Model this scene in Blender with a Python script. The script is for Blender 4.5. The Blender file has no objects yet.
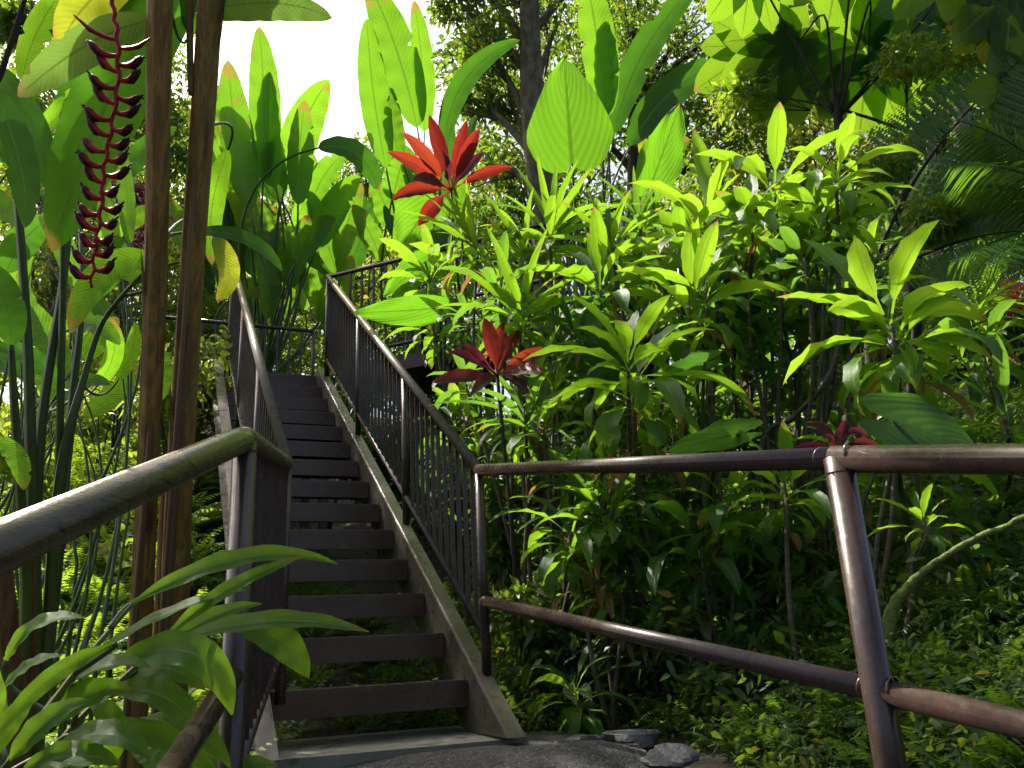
SUN_AZ_DEG, SUN_EL_DEG, SUN, SKY, EXPO = -50, 55, 5.0, .125, 1.0
import bpy, math, random
import numpy as np
from math import radians, sin, cos, pi
SC = bpy.context.scene
COL = SC.collection
RND = random.Random(7)
NR = np.random.default_rng(11)

# ------------------------------------------------------------------ camera model (metres, Z up)
F = 845.0
PITCH = radians(17.6)
SR = 0.053
CR = math.sqrt(1 - SR * SR)
EYE = np.array([0, 0, 1.5])
FW = np.array([0, cos(PITCH), sin(PITCH)])
R0_ = np.array([1.0, 0, 0]); U0_ = np.array([0, -sin(PITCH), cos(PITCH)])
RT = CR * R0_ - SR * U0_
UP = SR * R0_ + CR * U0_

def P(x, y, z):
    return EYE + z * (FW + RT * (x - 512) / F + UP * (384 - y) / F)

def at_height(x, y, Z):
    d = P(x, y, 1) - EYE
    return EYE + d * (Z - 1.5) / d[2]

def V(*a):
    return np.array(a, float)

def nrm(v):
    v = np.asarray(v, float)
    n = np.linalg.norm(v)
    return v / n if n > 1e-9 else v

# ------------------------------------------------------------------ mesh builder
WORLD = {}

class MB:
    def __init__(s):
        s.v = []; s.f = []; s.u = []; s.r = []; s.m = []; s.s = []; s.n = 0
    def add(s, v, f, uv=None, var=0.5, mat=0, smooth=True):
        v = np.asarray(v, float).reshape(-1, 3); f = np.asarray(f, int).reshape(-1, 4)
        n = len(v)
        s.v.append(v); s.f.append(f + s.n)
        s.u.append(np.zeros((n, 2)) if uv is None else np.asarray(uv, float))
        if np.ndim(var) == 0: var = np.full(n, float(var))
        s.r.append(var)
        s.m.append(np.full(len(f), mat)); s.s.append(np.full(len(f), smooth))
        s.n += n
    def mesh(s, name, mats, origin=None):
        v = np.concatenate(s.v); f = np.concatenate(s.f); u = np.concatenate(s.u); r = np.concatenate(s.r)
        if origin is not None: v = v - np.asarray(origin)
        me = bpy.data.meshes.new(name)
        me.vertices.add(len(v)); me.vertices.foreach_set('co', v.astype(np.float32).ravel())
        # drop the repeated corner of triangles
        tri = f[:, 3] == f[:, 2]
        tot = np.where(tri, 3, 4)
        st = np.concatenate([[0], np.cumsum(tot)[:-1]])
        keep = np.ones_like(f, bool); keep[tri, 3] = False
        idx = f[keep]
        me.loops.add(len(idx)); me.loops.foreach_set('vertex_index', idx.astype(np.int32))
        me.polygons.add(len(f)); me.polygons.foreach_set('loop_start', st.astype(np.int32))
        me.polygons.foreach_set('loop_total', tot.astype(np.int32))
        me.polygons.foreach_set('material_index', np.concatenate(s.m).astype(np.int32))
        me.polygons.foreach_set('use_smooth', np.concatenate(s.s))
        l = me.uv_layers.new(name='UVMap'); l.data.foreach_set('uv', u[idx].astype(np.float32).ravel())
        l2 = me.uv_layers.new(name='Var')
        rr = np.stack([r[idx], (r[idx] * 7.31) % 1.0], 1); l2.data.foreach_set('uv', rr.astype(np.float32).ravel())
        for m in mats if isinstance(mats, (list, tuple)) else [mats]: me.materials.append(m)
        me.update(calc_edges=True); me.validate()
        return me
    def build(s, name, mats, parent=None, loc=None):
        org = WORLD[parent.name] if parent is not None else (V(0, 0, 0) if loc is None else V(*loc))
        o = bpy.data.objects.new(name, s.mesh(name, mats, org)); COL.objects.link(o)
        if parent is not None: o.parent = parent
        else: o.location = org
        WORLD[o.name] = org
        return o

def thing(name, loc, label, cat, group=None):
    o = bpy.data.objects.new(name, None); COL.objects.link(o)
    o.location = loc; o.empty_display_size = .05
    WORLD[o.name] = V(*loc)
    return tag(o, label, cat, group)

def tag(o, label, cat, group=None):
    o['label'] = label; o['category'] = cat
    if group: o['group'] = group
    return o

def put(name, me, parent, loc, rz=0, sc=1, tilt=(0, 0), mat=None):
    """a part that shares mesh data with others of its kind"""
    o = bpy.data.objects.new(name, me); COL.objects.link(o)
    o.rotation_euler = (tilt[0], tilt[1], rz); o.scale = (sc, sc, sc)
    o.location = V(*loc) - (WORLD[parent.name] if parent is not None else 0)
    if parent is not None: o.parent = parent
    WORLD[o.name] = V(*loc)
    if mat is not None:
        o.material_slots[0].link = 'OBJECT'; o.material_slots[0].material = mat
    return o

def box(mb, c, ax, ay, az, mat=0):
    """box from centre and three half-extent vectors"""
    c = np.asarray(c, float)
    cs = [c + i * ax + j * ay + k * az for i in (-1, 1) for j in (-1, 1) for k in (-1, 1)]
    q = [(0, 1, 3, 2), (4, 6, 7, 5), (0, 4, 5, 1), (2, 3, 7, 6), (0, 2, 6, 4), (1, 5, 7, 3)]
    vv = []; ff = []; uu = []
    for i, f in enumerate(q):
        vv += [cs[j] for j in f]; ff.append([4 * i + j for j in range(4)]); uu += [(0, 0), (1, 0), (1, 1), (0, 1)]
    mb.add(vv, ff, uu, mat=mat, smooth=False)

def smooth_path(pts, n=24):
    """Catmull-Rom through the points"""
    p = [np.asarray(a, float) for a in pts]
    if len(p) == 2:
        return [p[0] + (p[1] - p[0]) * i / n for i in range(n + 1)]
    p = [2 * p[0] - p[1]] + p + [2 * p[-1] - p[-2]]
    out = []; segs = len(p) - 3; k = max(2, n // segs)
    for i in range(segs):
        a, b, c, d = p[i:i + 4]
        for j in range(k):
            t = j / k
            out.append(.5 * ((2 * b) + (c - a) * t + (2 * a - 5 * b + 4 * c - d) * t * t + (3 * b - a - 3 * c + d) * t ** 3))
    out.append(p[-2]); return out

def tube(mb, pts, rad, sides=10, mat=0, var=.5, cap=True):
    pts = [np.asarray(q, float) for q in pts]; n = len(pts)
    rad = [rad] * n if np.ndim(rad) == 0 else list(np.interp(np.linspace(0, 1, n), np.linspace(0, 1, len(rad)), rad))
    tang = [nrm(pts[min(i + 1, n - 1)] - pts[max(i - 1, 0)]) for i in range(n)]
    ref = V(0, 0, 1) if abs(tang[0][2]) < .9 else V(1, 0, 0)
    a = nrm(np.cross(tang[0], ref)); vs = []; us = []; L = 0
    if cap:
        pts = [pts[0]] + pts + [pts[-1]]; rad = [1e-4] + rad + [1e-4]; tang = [tang[0]] + tang + [tang[-1]]
    n = len(pts)
    for i in range(n):
        a = nrm(a - tang[i] * np.dot(a, tang[i])); b = np.cross(tang[i], a)
        if i: L += np.linalg.norm(pts[i] - pts[i - 1])
        for k in range(sides + 1):
            th = 2 * pi * k / sides
            vs.append(pts[i] + rad[i] * (a * cos(th) + b * sin(th))); us.append((k / sides, L))
    fs = [(i * (sides + 1) + k, i * (sides + 1) + k + 1, (i + 1) * (sides + 1) + k + 1, (i + 1) * (sides + 1) + k) for i in range(n - 1) for k in range(sides)]
    mb.add(vs, fs, us, var=var, mat=mat)

# ------------------------------------------------------------------ materials
class NT:
    def __init__(s, name):
        s.m = bpy.data.materials.new(name); s.m.use_nodes = True
        s.t = s.m.node_tree; s.t.nodes.clear()
        s.out = s.t.nodes.new('ShaderNodeOutputMaterial')
    def n(s, typ, **kw):
        o = s.t.nodes.new('ShaderNode' + typ)
        for k, v in kw.items():
            if k in o.inputs: 
                i = o.inputs[k]
                if hasattr(v, 'is_linked'): s.t.links.new(v, i)
                else: i.default_value = v
            else: setattr(o, k, v)
        return o
    def link(s, a, b): s.t.links.new(a, b)
    def math(s, op, a, b=None, clamp=False):
        o = s.t.nodes.new('ShaderNodeMath'); o.operation = op; o.use_clamp = clamp
        for i, v in enumerate((a, b)):
            if v is None: continue
            if hasattr(v, 'is_linked'): s.link(v, o.inputs[i])
            else: o.inputs[i].default_value = v
        return o.outputs[0]
    def mix(s, fac, a, b, blend='MIX'):
        o = s.t.nodes.new('ShaderNodeMix'); o.data_type = 'RGBA'; o.blend_type = blend
        for i, v in ((0, fac), (6, a), (7, b)):
            if hasattr(v, 'is_linked'): s.link(v, o.inputs[i])
            elif i == 0: o.inputs[0].default_value = v
            else: o.inputs[i].default_value = (*v, 1) if len(v) == 3 else v
        return o.outputs[2]
    def ramp(s, fac, lo, hi):
        o = s.t.nodes.new('ShaderNodeMapRange'); o.interpolation_type = 'SMOOTHSTEP'
        s.link(fac, o.inputs[0]); o.inputs[1].default_value = lo; o.inputs[2].default_value = hi
        return o.outputs[0]
    def noise(s, scale, detail=3, vec=None, rough=.55):
        o = s.t.nodes.new('ShaderNodeTexNoise'); o.inputs['Scale'].default_value = scale; o.inputs['Detail'].default_value = detail
        o.inputs['Roughness'].default_value = rough
        if vec is None:
            vec = s.geo().outputs['Position']
        s.link(vec, o.inputs['Vector']); return o.outputs[0]
    def geo(s):
        return s.t.nodes.new('ShaderNodeNewGeometry')
    def bump(s, h, dist, strength=1.0):
        o = s.t.nodes.new('ShaderNodeBump'); o.inputs['Distance'].default_value = dist; o.inputs['Strength'].default_value = strength
        s.link(h, o.inputs['Height']); return o.outputs[0]

def leaf_mat(name, c1, c2, trans, trans2=None, rough=.33, tfac=.54, freq=14., slant=1.2, veins=1.0, mid=(.35, .45, .12), blotch=0.12, spot=(.32, .2, .04), spec=.36):
    t = NT(name)
    uv = t.n('UVMap', uv_map='UVMap'); va = t.n('UVMap', uv_map='Var')
    su = t.n('SeparateXYZ', Vector=uv.outputs[0]); sv = t.n('SeparateXYZ', Vector=va.outputs[0])
    u, v, r1, r2 = su.outputs[0], su.outputs[1], sv.outputs[0], sv.outputs[1]
    a = t.math('ABSOLUTE', t.math('SUBTRACT', u, .5))
    oi = t.n('ObjectInfo').outputs['Random']
    rr = t.math('FRACT', t.math('ADD', r1, t.math('MULTIPLY', oi, 3.17)))
    nz = t.noise(9.0, 3)
    k = t.math('ADD', t.math('MULTIPLY', rr, .65), t.math('MULTIPLY', nz, .35))
    ph = t.math('ADD', t.math('MULTIPLY', v, freq), t.math('MULTIPLY', a, -slant * freq * .5))
    wv = t.math('MULTIPLY', t.math('ADD', t.math('SINE', t.math('MULTIPLY', ph, 2 * pi)), 1.0), .5)
    midm = t.math('SUBTRACT', 1.0, t.ramp(a, .012, .035))
    col = t.mix(k, c1, c2)
    col = t.mix(t.math('MULTIPLY', wv, .12 * veins), col, tuple(x * 1.35 for x in c2))
    col = t.mix(t.math('MULTIPLY', midm, .75), col, mid)
    tc = t.mix(k, trans, trans2 or tuple(x * .75 for x in trans))
    tc = t.mix(t.math('MULTIPLY', wv, .2 * veins), tc, tuple(x * .6 for x in trans))
    tc = t.mix(t.math('MULTIPLY', midm, .8), tc, tuple(x * .4 for x in trans))
    # yellowed and browned patches, mostly at the tips and the edges of some leaves
    edge = t.math('ADD', t.math('MULTIPLY', t.math('POWER', v, 6.0), .35), t.math('MULTIPLY', t.math('POWER', t.math('MULTIPLY', a, 2.0), 6.0), .12))
    bl = t.math('ADD', t.math('ADD', t.noise(5.0, 4), edge), t.math('MULTIPLY', r2, .12))
    bm = t.math('MULTIPLY', t.ramp(bl, .92 - blotch, 1.02 - blotch), .8)
    col = t.mix(bm, col, spot); tc = t.mix(bm, tc, tuple(x * 1.2 for x in spot))
    nb = t.noise(120, 2)
    bmp = t.bump(t.math('ADD', t.math('MULTIPLY', wv, veins), t.math('MULTIPLY', nb, .4)), .001, .7)
    p = t.n('BsdfPrincipled', **{'Base Color': col, 'Specular IOR Level': spec, 'Normal': bmp})
    t.link(t.math('ADD', t.math('MULTIPLY', t.noise(16, 2), .25), rough - .1), p.inputs['Roughness'])
    tr = t.n('BsdfTranslucent', Color=tc, Normal=bmp)
    mx = t.n('MixShader', Fac=tfac); t.link(p.outputs[0], mx.inputs[1]); t.link(tr.outputs[0], mx.inputs[2])
    t.link(mx.outputs[0], t.out.inputs[0]); return t.m

def small_leaf_mat(name, c1, c2, trans, rough=.45, tfac=.45, yellow=.0):
    t = NT(name)
    va = t.n('UVMap', uv_map='Var'); sv = t.n('SeparateXYZ', Vector=va.outputs[0]); r = sv.outputs[0]
    oi = t.n('ObjectInfo').outputs['Random']
    k = t.math('ADD', t.math('MULTIPLY', r, .6), t.math('MULTIPLY', t.noise(2.2, 3), .5))
    col = t.mix(k, c1, c2); tc = t.mix(k, tuple(x * .6 for x in trans), trans)
    if yellow:
        ym = t.math('GREATER_THAN', sv.outputs[1], 1 - yellow)
        col = t.mix(ym, col, (.3, .2, .03)); tc = t.mix(ym, tc, (.55, .38, .04))
    p = t.n('BsdfPrincipled', **{'Base Color': col, 'Roughness': rough})
    tr = t.n('BsdfTranslucent', Color=tc)
    mx = t.n('MixShader', Fac=tfac); t.link(p.outputs[0], mx.inputs[1]); t.link(tr.outputs[0], mx.inputs[2])
    t.link(mx.outputs[0], t.out.inputs[0]); return t.m

def solid_mat(name, c1, c2, scale=8, rough=.6, bump=.004, stretch=(1, 1, 1), metallic=0, c3=None, fine=60, rvar=.2, spec=.5, coat=0, thr=(.35, .65), thr3=(.55, .7)):
    t = NT(name)
    g = t.geo().outputs['Position']
    mp = t.n('Mapping', Vector=g); mp.inputs['Scale'].default_value = stretch
    vec = mp.outputs[0]
    n1 = t.noise(scale, 5, vec); n2 = t.noise(fine, 4, vec)
    k = t.ramp(t.math('ADD', t.math('MULTIPLY', n1, .7), t.math('MULTIPLY', n2, .3)), *thr)
    col = t.mix(k, c1, c2)
    if c3:
        col = t.mix(t.ramp(t.noise(scale * 2.3, 5, vec), *thr3), col, c3)
    p = t.n('BsdfPrincipled', **{'Base Color': col, 'Metallic': metallic, 'Specular IOR Level': spec, 'Coat Weight': coat,
            'Normal': t.bump(t.math('ADD', n1, t.math('MULTIPLY', n2, .6)), bump)})
    t.link(t.math('ADD', t.math('MULTIPLY', n2, rvar), rough - rvar * .5), p.inputs['Roughness'])
    t.link(p.outputs[0], t.out.inputs[0]); return t.m

M = {}
M['paint'] = solid_mat('brown_paint', (.032, .02, .017), (.055, .034, .028), 6, .25, .0007, c3=(.075, .045, .034), fine=45, rvar=.25, thr3=(.58, .8))
M['rail_old'] = solid_mat('worn_paint', (.06, .042, .018), (.105, .08, .036), 9, .27, .001, stretch=(3, .5, 3), c3=(.028, .019, .013), fine=90, rvar=.25)
M['tread'] = solid_mat('tread_paint', (.05, .026, .016), (.08, .043, .027), 5, .3, .001, c3=(.085, .06, .043), fine=130, rvar=.3)
M['strip'] = solid_mat('painted_edge_highlight', (.1, .08, .06), (.2, .165, .13), 20, .3, .0004, fine=60)  # paler colour that paints the light caught along the tread edges
M['stringer'] = solid_mat('stringer_paint', (.052, .044, .036), (.1, .088, .07), 4, .3, .0006, c3=(.06, .056, .035), fine=22, rvar=.3)
M['concrete'] = solid_mat('footing_concrete', (.13, .125, .1), (.22, .21, .17), 4, .85, .003, c3=(.08, .09, .045), fine=180)
M['asphalt'] = solid_mat('asphalt', (.014, .0145, .016), (.06, .06, .062), 42, .7, .02, c3=(.2, .19, .17), fine=120, thr3=(.6, .65))
M['rock'] = solid_mat('basalt', (.03, .034, .038), (.075, .08, .085), 5, .6, .012, c3=(.06, .08, .035), fine=60, rvar=.3)
M['soil'] = solid_mat('soil', (.012, .009, .005), (.03, .023, .011), 3, .9, .02, c3=(.018, .034, .008), fine=40)
M['bark'] = solid_mat('bark', (.1, .08, .05), (.25, .2, .13), 12, .85, .012, stretch=(1, 1, .35), c3=(.09, .11, .05), fine=60)
M['pale_bark'] = solid_mat('pale_bark', (.2, .18, .15), (.34, .31, .26), 7, .8, .006, stretch=(.4, .4, 2.5), c3=(.12, .13, .08), fine=40)
M['dark_bark'] = solid_mat('dark_bark', (.025, .02, .015), (.06, .05, .035), 12, .85, .01, stretch=(1, 1, .35), fine=60)
M['sheath'] = solid_mat('dry_sheath', (.15, .068, .013), (.3, .175, .038), 45, .6, .0018, stretch=(1, 1, .02), c3=(.12, .115, .03), spec=.2, fine=120, thr3=(.5, .62))
M['sheath_red'] = solid_mat('red_brown_sheath', (.075, .034, .016), (.17, .09, .034), 45, .5, .0018, stretch=(1, 1, .02), c3=(.13, .12, .035), fine=120, spec=.2)
M['stalk'] = solid_mat('green_stalk', (.03, .06, .008), (.06, .105, .015), 20, .45, .001, stretch=(1, 1, .08), fine=120, c3=(.06, .045, .02))
M['cane'] = solid_mat('ringed_cane', (.04, .035, .016), (.1, .08, .04), 14, .7, .002, stretch=(.2, .2, 3.5), fine=60, c3=(.1, .12, .05))
M['cane_dark'] = solid_mat('dark_cane', (.02, .016, .01), (.05, .04, .022), 14, .7, .002, stretch=(.2, .2, 3.5), fine=60)
M['ginger_cane'] = solid_mat('ginger_cane', (.12, .12, .035), (.22, .19, .06), 14, .45, .001, fine=60)
M['moss'] = solid_mat('mossy_bark', (.08, .12, .02), (.2, .26, .05), 30, .9, .008, c3=(.2, .16, .1), fine=120)
M['dead'] = leaf_mat('dead_leaf', (.16, .09, .035), (.26, .16, .06), (.4, .22, .06), freq=3, slant=16, veins=.8, mid=(.2, .12, .05), blotch=.1)
M['litter'] = small_leaf_mat('litter_leaf', (.1, .06, .03), (.22, .15, .08), (.12, .08, .03), .7, .15)

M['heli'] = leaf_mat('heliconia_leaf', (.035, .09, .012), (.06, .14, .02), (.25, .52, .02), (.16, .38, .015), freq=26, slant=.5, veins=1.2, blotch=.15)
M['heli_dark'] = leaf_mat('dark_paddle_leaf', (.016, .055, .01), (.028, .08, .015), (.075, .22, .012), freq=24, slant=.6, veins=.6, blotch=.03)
M['heli_old'] = leaf_mat('yellowing_leaf', (.09, .14, .02), (.2, .2, .03), (.45, .52, .03), freq=20, slant=.5, blotch=.2, spot=(.4, .22, .05))
M['heli_grey'] = leaf_mat('grey_green_underside', (.07, .11, .045), (.1, .14, .06), (.16, .28, .04), freq=22, slant=.5, blotch=.12, spot=(.2, .12, .05), rough=.5, mid=(.16, .07, .03))
M['ear'] = leaf_mat('elephant_ear_leaf', (.035, .1, .012), (.055, .14, .02), (.22, .52, .02), (.16, .42, .015), freq=8, slant=2.6, veins=2.0, mid=(.2, .35, .06), blotch=.03)
M['ear_dark'] = leaf_mat('dark_elephant_ear_leaf', (.02, .055, .015), (.03, .08, .02), (.08, .2, .02), freq=7, slant=2.2, veins=1.2, mid=(.12, .2, .06), blotch=.02, rough=.33)
M['ti'] = leaf_mat('green_ti_leaf', (.035, .11, .008), (.06, .15, .013), (.31, .56, .02), (.22, .44, .015), freq=3, slant=16, veins=.9, blotch=.15, mid=(.25, .38, .08), rough=.33)
M['ti_lime'] = leaf_mat('lime_ti_leaf', (.06, .165, .012), (.1, .22, .02), (.36, .6, .025), (.27, .5, .02), freq=3, slant=16, veins=.9, blotch=.15, mid=(.35, .45, .12), rough=.32)
M['ti_deep'] = leaf_mat('deep_green_ti_leaf', (.02, .075, .014), (.04, .11, .02), (.2, .42, .03), freq=3, slant=16, veins=.8, blotch=.04, rough=.3)
M['ti_red'] = leaf_mat('red_ti_leaf', (.075, .008, .009), (.15, .018, .014), (.3, .018, .014), (.42, .07, .02), freq=3, slant=16, veins=1.4, mid=(.3, .04, .035), blotch=.08, spot=(.3, .1, .03))
M['ti_purple'] = leaf_mat('purple_ti_leaf', (.03, .014, .018), (.06, .02, .025), (.13, .02, .03), freq=3, slant=4, veins=.4, mid=(.12, .03, .05), blotch=.0)
M['ginger'] = leaf_mat('ginger_leaf', (.03, .11, .012), (.055, .15, .018), (.34, .62, .03), freq=4, slant=16, veins=.5, blotch=.05, rough=.3)
M['palmate'] = leaf_mat('palmate_leaf', (.035, .09, .01), (.05, .12, .014), (.27, .48, .02), freq=12, slant=2, veins=.8, blotch=.06)
M['palm'] = small_leaf_mat('palm_leaflet', (.022, .07, .012), (.045, .11, .02), (.2, .42, .02), .35)
M['fern'] = small_leaf_mat('fern_leaf', (.09, .18, .018), (.16, .3, .035), (.5, .74, .05), .5)  # colour lightened to stand in for sunlight on the left slope
M['fern_shade'] = small_leaf_mat('shaded_fern_leaf', (.03, .08, .012), (.06, .125, .02), (.2, .38, .02), .5)  # darkened fern colour: shade of the right bank and steps put into it
M['treefern'] = small_leaf_mat('tree_fern_leaf', (.035, .1, .012), (.065, .15, .02), (.3, .58, .02), .5)
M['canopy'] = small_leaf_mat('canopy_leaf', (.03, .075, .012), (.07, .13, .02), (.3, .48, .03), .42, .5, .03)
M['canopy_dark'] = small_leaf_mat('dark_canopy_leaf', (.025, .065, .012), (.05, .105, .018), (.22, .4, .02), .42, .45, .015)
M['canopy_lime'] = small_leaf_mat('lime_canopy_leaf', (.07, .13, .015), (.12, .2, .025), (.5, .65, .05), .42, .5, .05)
M['purple_shrub'] = small_leaf_mat('purple_shrub_leaf', (.06, .018, .026), (.09, .03, .04), (.22, .05, .08), .4, .4)
M['red_bloom'] = small_leaf_mat('red_bloom_petal', (.5, .012, .012), (.6, .04, .03), (.7, .05, .03), .4, .35)
M['bract'] = solid_mat('lobster_claw_bract', (.3, .012, .02), (.42, .03, .035), 30, .5, .001, fine=100, spec=.2)
M['bract_tip'] = solid_mat('dark_bract_tip', (.03, .01, .016), (.07, .015, .025), 60, .6, .001, fine=100, spec=.15)
# ------------------------------------------------------------------ terrain
def sstep(a, b, x):
    t = np.clip((x - a) / (b - a), 0, 1); return t * t * (3 - 2 * t)

def path_z(y):
    return 1.15 - .25 * np.maximum(0, 3.45 - y)

def ground_z(x, y):
    x = np.asarray(x, float); y = np.asarray(y, float)
    z = 1.12 - .25 * np.maximum(0, 3.45 - y) + .335 * np.maximum(y - 4.1, 0)
    far = np.maximum(y - 13, 0); z = z - .06 * far
    # bank to the right of the path and of the stairs
    rb = np.clip(x - np.interp(y, [0, 1.4, 2.4, 3.2, 3.8, 4.3, 5, 9], [1.25, 1.1, .95, .78, .62, .1, -.3, -1.7]), 0, None)
    z = z + np.where(rb > 0, .46 * sstep(0, .5, rb) * rb * np.exp(-rb / 9) + .05 * sstep(0, .4, rb), 0)
    # the slope to the left of the rail falls a little before it climbs
    lb = np.clip(-.85 - .12 * y - x, 0, None)
    z = z - .2 * sstep(0, .7, lb) + sstep(.1, 1.3, lb) * .26 * np.clip(y - 2.6, 0, 6)
    dist = np.minimum(np.abs(x - .05) / .9, 3)
    amp = np.where(y < 3.8, sstep(.9, 1.7, dist), 1.0)
    z = z + amp * .6 * (.07 * np.sin(2.1 * x + 1.3 * y) * np.sin(1.7 * y - .8 * x) + .045 * np.sin(5.1 * x - 2.2 * y) * np.cos(4.3 * y + 1.9 * x))
    return z

def gz(x, y): return float(ground_z(x, y))
def foot(p): return V(p[0], p[1], gz(p[0], p[1]) - .03)

a = np.concatenate([np.linspace(-90, -9, 28)[:-1], np.linspace(-9, 9, 150), np.linspace(9, 90, 28)[1:]])
b = np.concatenate([np.linspace(-40, -3, 14)[:-1], np.linspace(-3, 14, 150), np.linspace(14, 160, 40)[1:]])
X, Y = np.meshgrid(a, b); Z = ground_z(X, Y)
mb = MB(); nx, ny = len(a), len(b)
I = np.arange(nx * ny).reshape(ny, nx)
mb.add(np.stack([X, Y, Z], -1).reshape(-1, 3), np.stack([I[:-1, :-1], I[:-1, 1:], I[1:, 1:], I[1:, :-1]], -1).reshape(-1, 4))
g = mb.build('ground', M['soil']); g['kind'] = 'structure'

# asphalt path that climbs to the foot of the stairs
mb = MB(); rows = []
for y in np.linspace(-3, 4.1, 44):
    wob = .03 * sin(5 * y) + .02 * sin(13 * y)
    xr = .62 + .25 * sstep(3.4, 1.5, y) if y > 1.5 else .9
    xr = np.interp(y, [-3, 1.4, 2.4, 3.2, 3.7, 4.1], [1.2, .95, .74, .54, .36, .15]) + wob * .6
    xl = np.interp(y, [-3, 1.8, 3.2, 3.62, 4.1], [-.8, -.72, -.95, -1.0, -1.0]) + wob * .4
    y2 = lambda u: y
    rows.append([V(xl + (xr - xl) * u, y2(u), path_z(y2(u)) + .012 * (1 - (2 * u - 1) ** 2) - (.06 if u in (0, 1) else 0)) for u in (0, .03, .25, .5, .75, .97, 1)])
vv = np.array(rows).reshape(-1, 3); I = np.arange(len(vv)).reshape(-1, 7)
mb.add(vv, np.stack([I[:-1, :-1], I[:-1, 1:], I[1:, 1:], I[1:, :-1]], -1).reshape(-1, 4))
o = mb.build('path', M['asphalt']); o['kind'] = 'structure'

# ------------------------------------------------------------------ the staircase
S = 1.15
SD = nrm(P(187, 117, 1) - EYE)                     # up along the flight
RISE = .18 * S; STEP = RISE / SD[2]
R0 = P(468, 680, 3.198 * S)                        # right end of the lowest nosing
H = nrm(V(SD[0], SD[1], 0)); T = V(H[1], -H[0], 0); ZU = V(0, 0, 1)
W = .74 * S
RUN = STEP * math.hypot(SD[0], SD[1])

def bevel(o, w=.003, seg=2):
    m = o.modifiers.new('bevel', 'BEVEL'); m.width = w; m.segments = seg; m.limit_method = 'ANGLE'

base = R0 - T * W / 2; base = V(base[0], base[1], base[2] - RISE)
stairs = thing('staircase', base, 'steep open-riser flight of dark brown metal steps climbing to the upper walkway', 'staircase')
NT_ = 13
for k in range(NT_):
    c = R0 + SD * STEP * k - T * W / 2
    mb = MB()
    box(mb, c + H * .137 - ZU * .014, T * (W / 2 - .004), H * .137, ZU * .014)
    box(mb, c + H * .012 - ZU * .068, T * (W / 2 - .004), H * .012, ZU * .0395)
    box(mb, c + H * .262 - ZU * .05, T * (W / 2 - .004), H * .0115, ZU * .0215)
    o = mb.build('tread', M['tread'], stairs); bevel(o, .009, 3)
    mb = MB(); box(mb, c + H * .016 + ZU * .0015, T * (W / 2 - .012), H * .013, ZU * .0025); mb.build('edge_highlight_strip', M['strip'], o); WORLD.pop('x', 0)  # added pale strip standing in for the highlight on each tread's front edge
for s in (0, 1):
    off = T * (.0 if s else -W)
    sg = 1 if s else -1
    mb = MB()
    L = STEP * 13.1
    N = nrm(np.cross(T, SD)); N = N if N[2] > 0 else -N
    # side plate and top and bottom flanges; the plate is cut level at its foot
    lo = R0 + off - SD * .25
    def prof(a0, d_top, d_bot):                                 # quad strip section along the flight
        return a0 + N * d_top, a0 + N * d_bot
    zf = 1.188
    def sect(x0, x1, dt, db):
        st = R0 + off + T * sg * x0; en = st + SD * L
        p = []
        for xo in (x0, x1):
            for d_ in (dt, db):
                q = R0 + off + T * sg * xo + N * d_
                tt = (zf - q[2]) / SD[2]
                p.append(q + SD * tt); p.append(q + SD * L)
        # p: (x0,top,lo/hi),(x0,bot..),(x1,top..),(x1,bot..)
        q = [(0, 1, 3, 2), (4, 6, 7, 5), (0, 4, 5, 1), (2, 3, 7, 6), (0, 2, 6, 4), (1, 5, 7, 3)]
        vv = []; ff = []
        for i, f in enumerate(q):
            vv += [p[j] for j in f]; ff.append([4 * i + j for j in range(4)])
        mb.add(vv, ff, smooth=False)
    sect(.0, .012, .063, -.21)
    sect(.012, .075, .071, .057)
    sect(.012, .07, -.2, -.212)
    o = mb.build('stringer', M['stringer'], stairs); bevel(o, .003)
mb = MB()
pc = R0 - T * W / 2; zp = zf - .012
fr = [V(*(R0 - T * (W + .16) - H * .20)[:2], 0), V(*(R0 + T * .06 - H * .22)[:2], 0), V(*(R0 + T * .06 + H * .35)[:2], 0), V(*(R0 - T * (W + .16) + H * .35)[:2], 0)]
for i_, q_ in ((0, (278, 760)), (1, (522, 738))):
    w_ = at_height(*q_, zp); fr[i_] = V(w_[0], w_[1], 0)
fr[3] = fr[3] - T * .03
top = [q + V(0, 0, zp + (.0 if i < 2 else .012)) for i, q in enumerate(fr)]; bot = [q + V(0, 0, zp - .25) for q in fr]
allp = top + bot; q = [(0, 1, 2, 3), (4, 5, 1, 0), (5, 6, 2, 1), (6, 7, 3, 2), (7, 4, 0, 3)]
vv = []; ff = []
for i, f in enumerate(q): vv += [allp[j] for j in f]; ff.append([4 * i + j for j in range(4)])
mb.add(vv, ff, smooth=False); o = mb.build('footing', M['concrete'], stairs); bevel(o, .006)

# ------------------------------------------------------------------ railings
RR = .0265
def baluster_run(root, t0, t1, b0, b1, gap, skip=()):
    """thin uprights between a top rail and a bottom rail"""
    n = max(1, int(round(math.hypot(*(t1 - t0)[:2]) / gap)))
    for i in range(1, n):
        a = t0 + (t1 - t0) * i / n; b = b0 + (b1 - b0) * i / n
        if any(abs(i / n - q) < .5 / n for q in skip): continue
        mb = MB(); dx = nrm(V(t1[0] - t0[0], t1[1] - t0[1], 0)); dy = V(-dx[1], dx[0], 0)
        box(mb, (a + b) / 2, dx * .009, dy * .009, (a - b) / 2); mb.build('baluster', M['paint'], root)

def rail(root, name, pts, r, mat='paint', sides=26):
    mb = MB(); tube(mb, pts, r, sides); return mb.build(name, M[mat], root)

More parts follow.
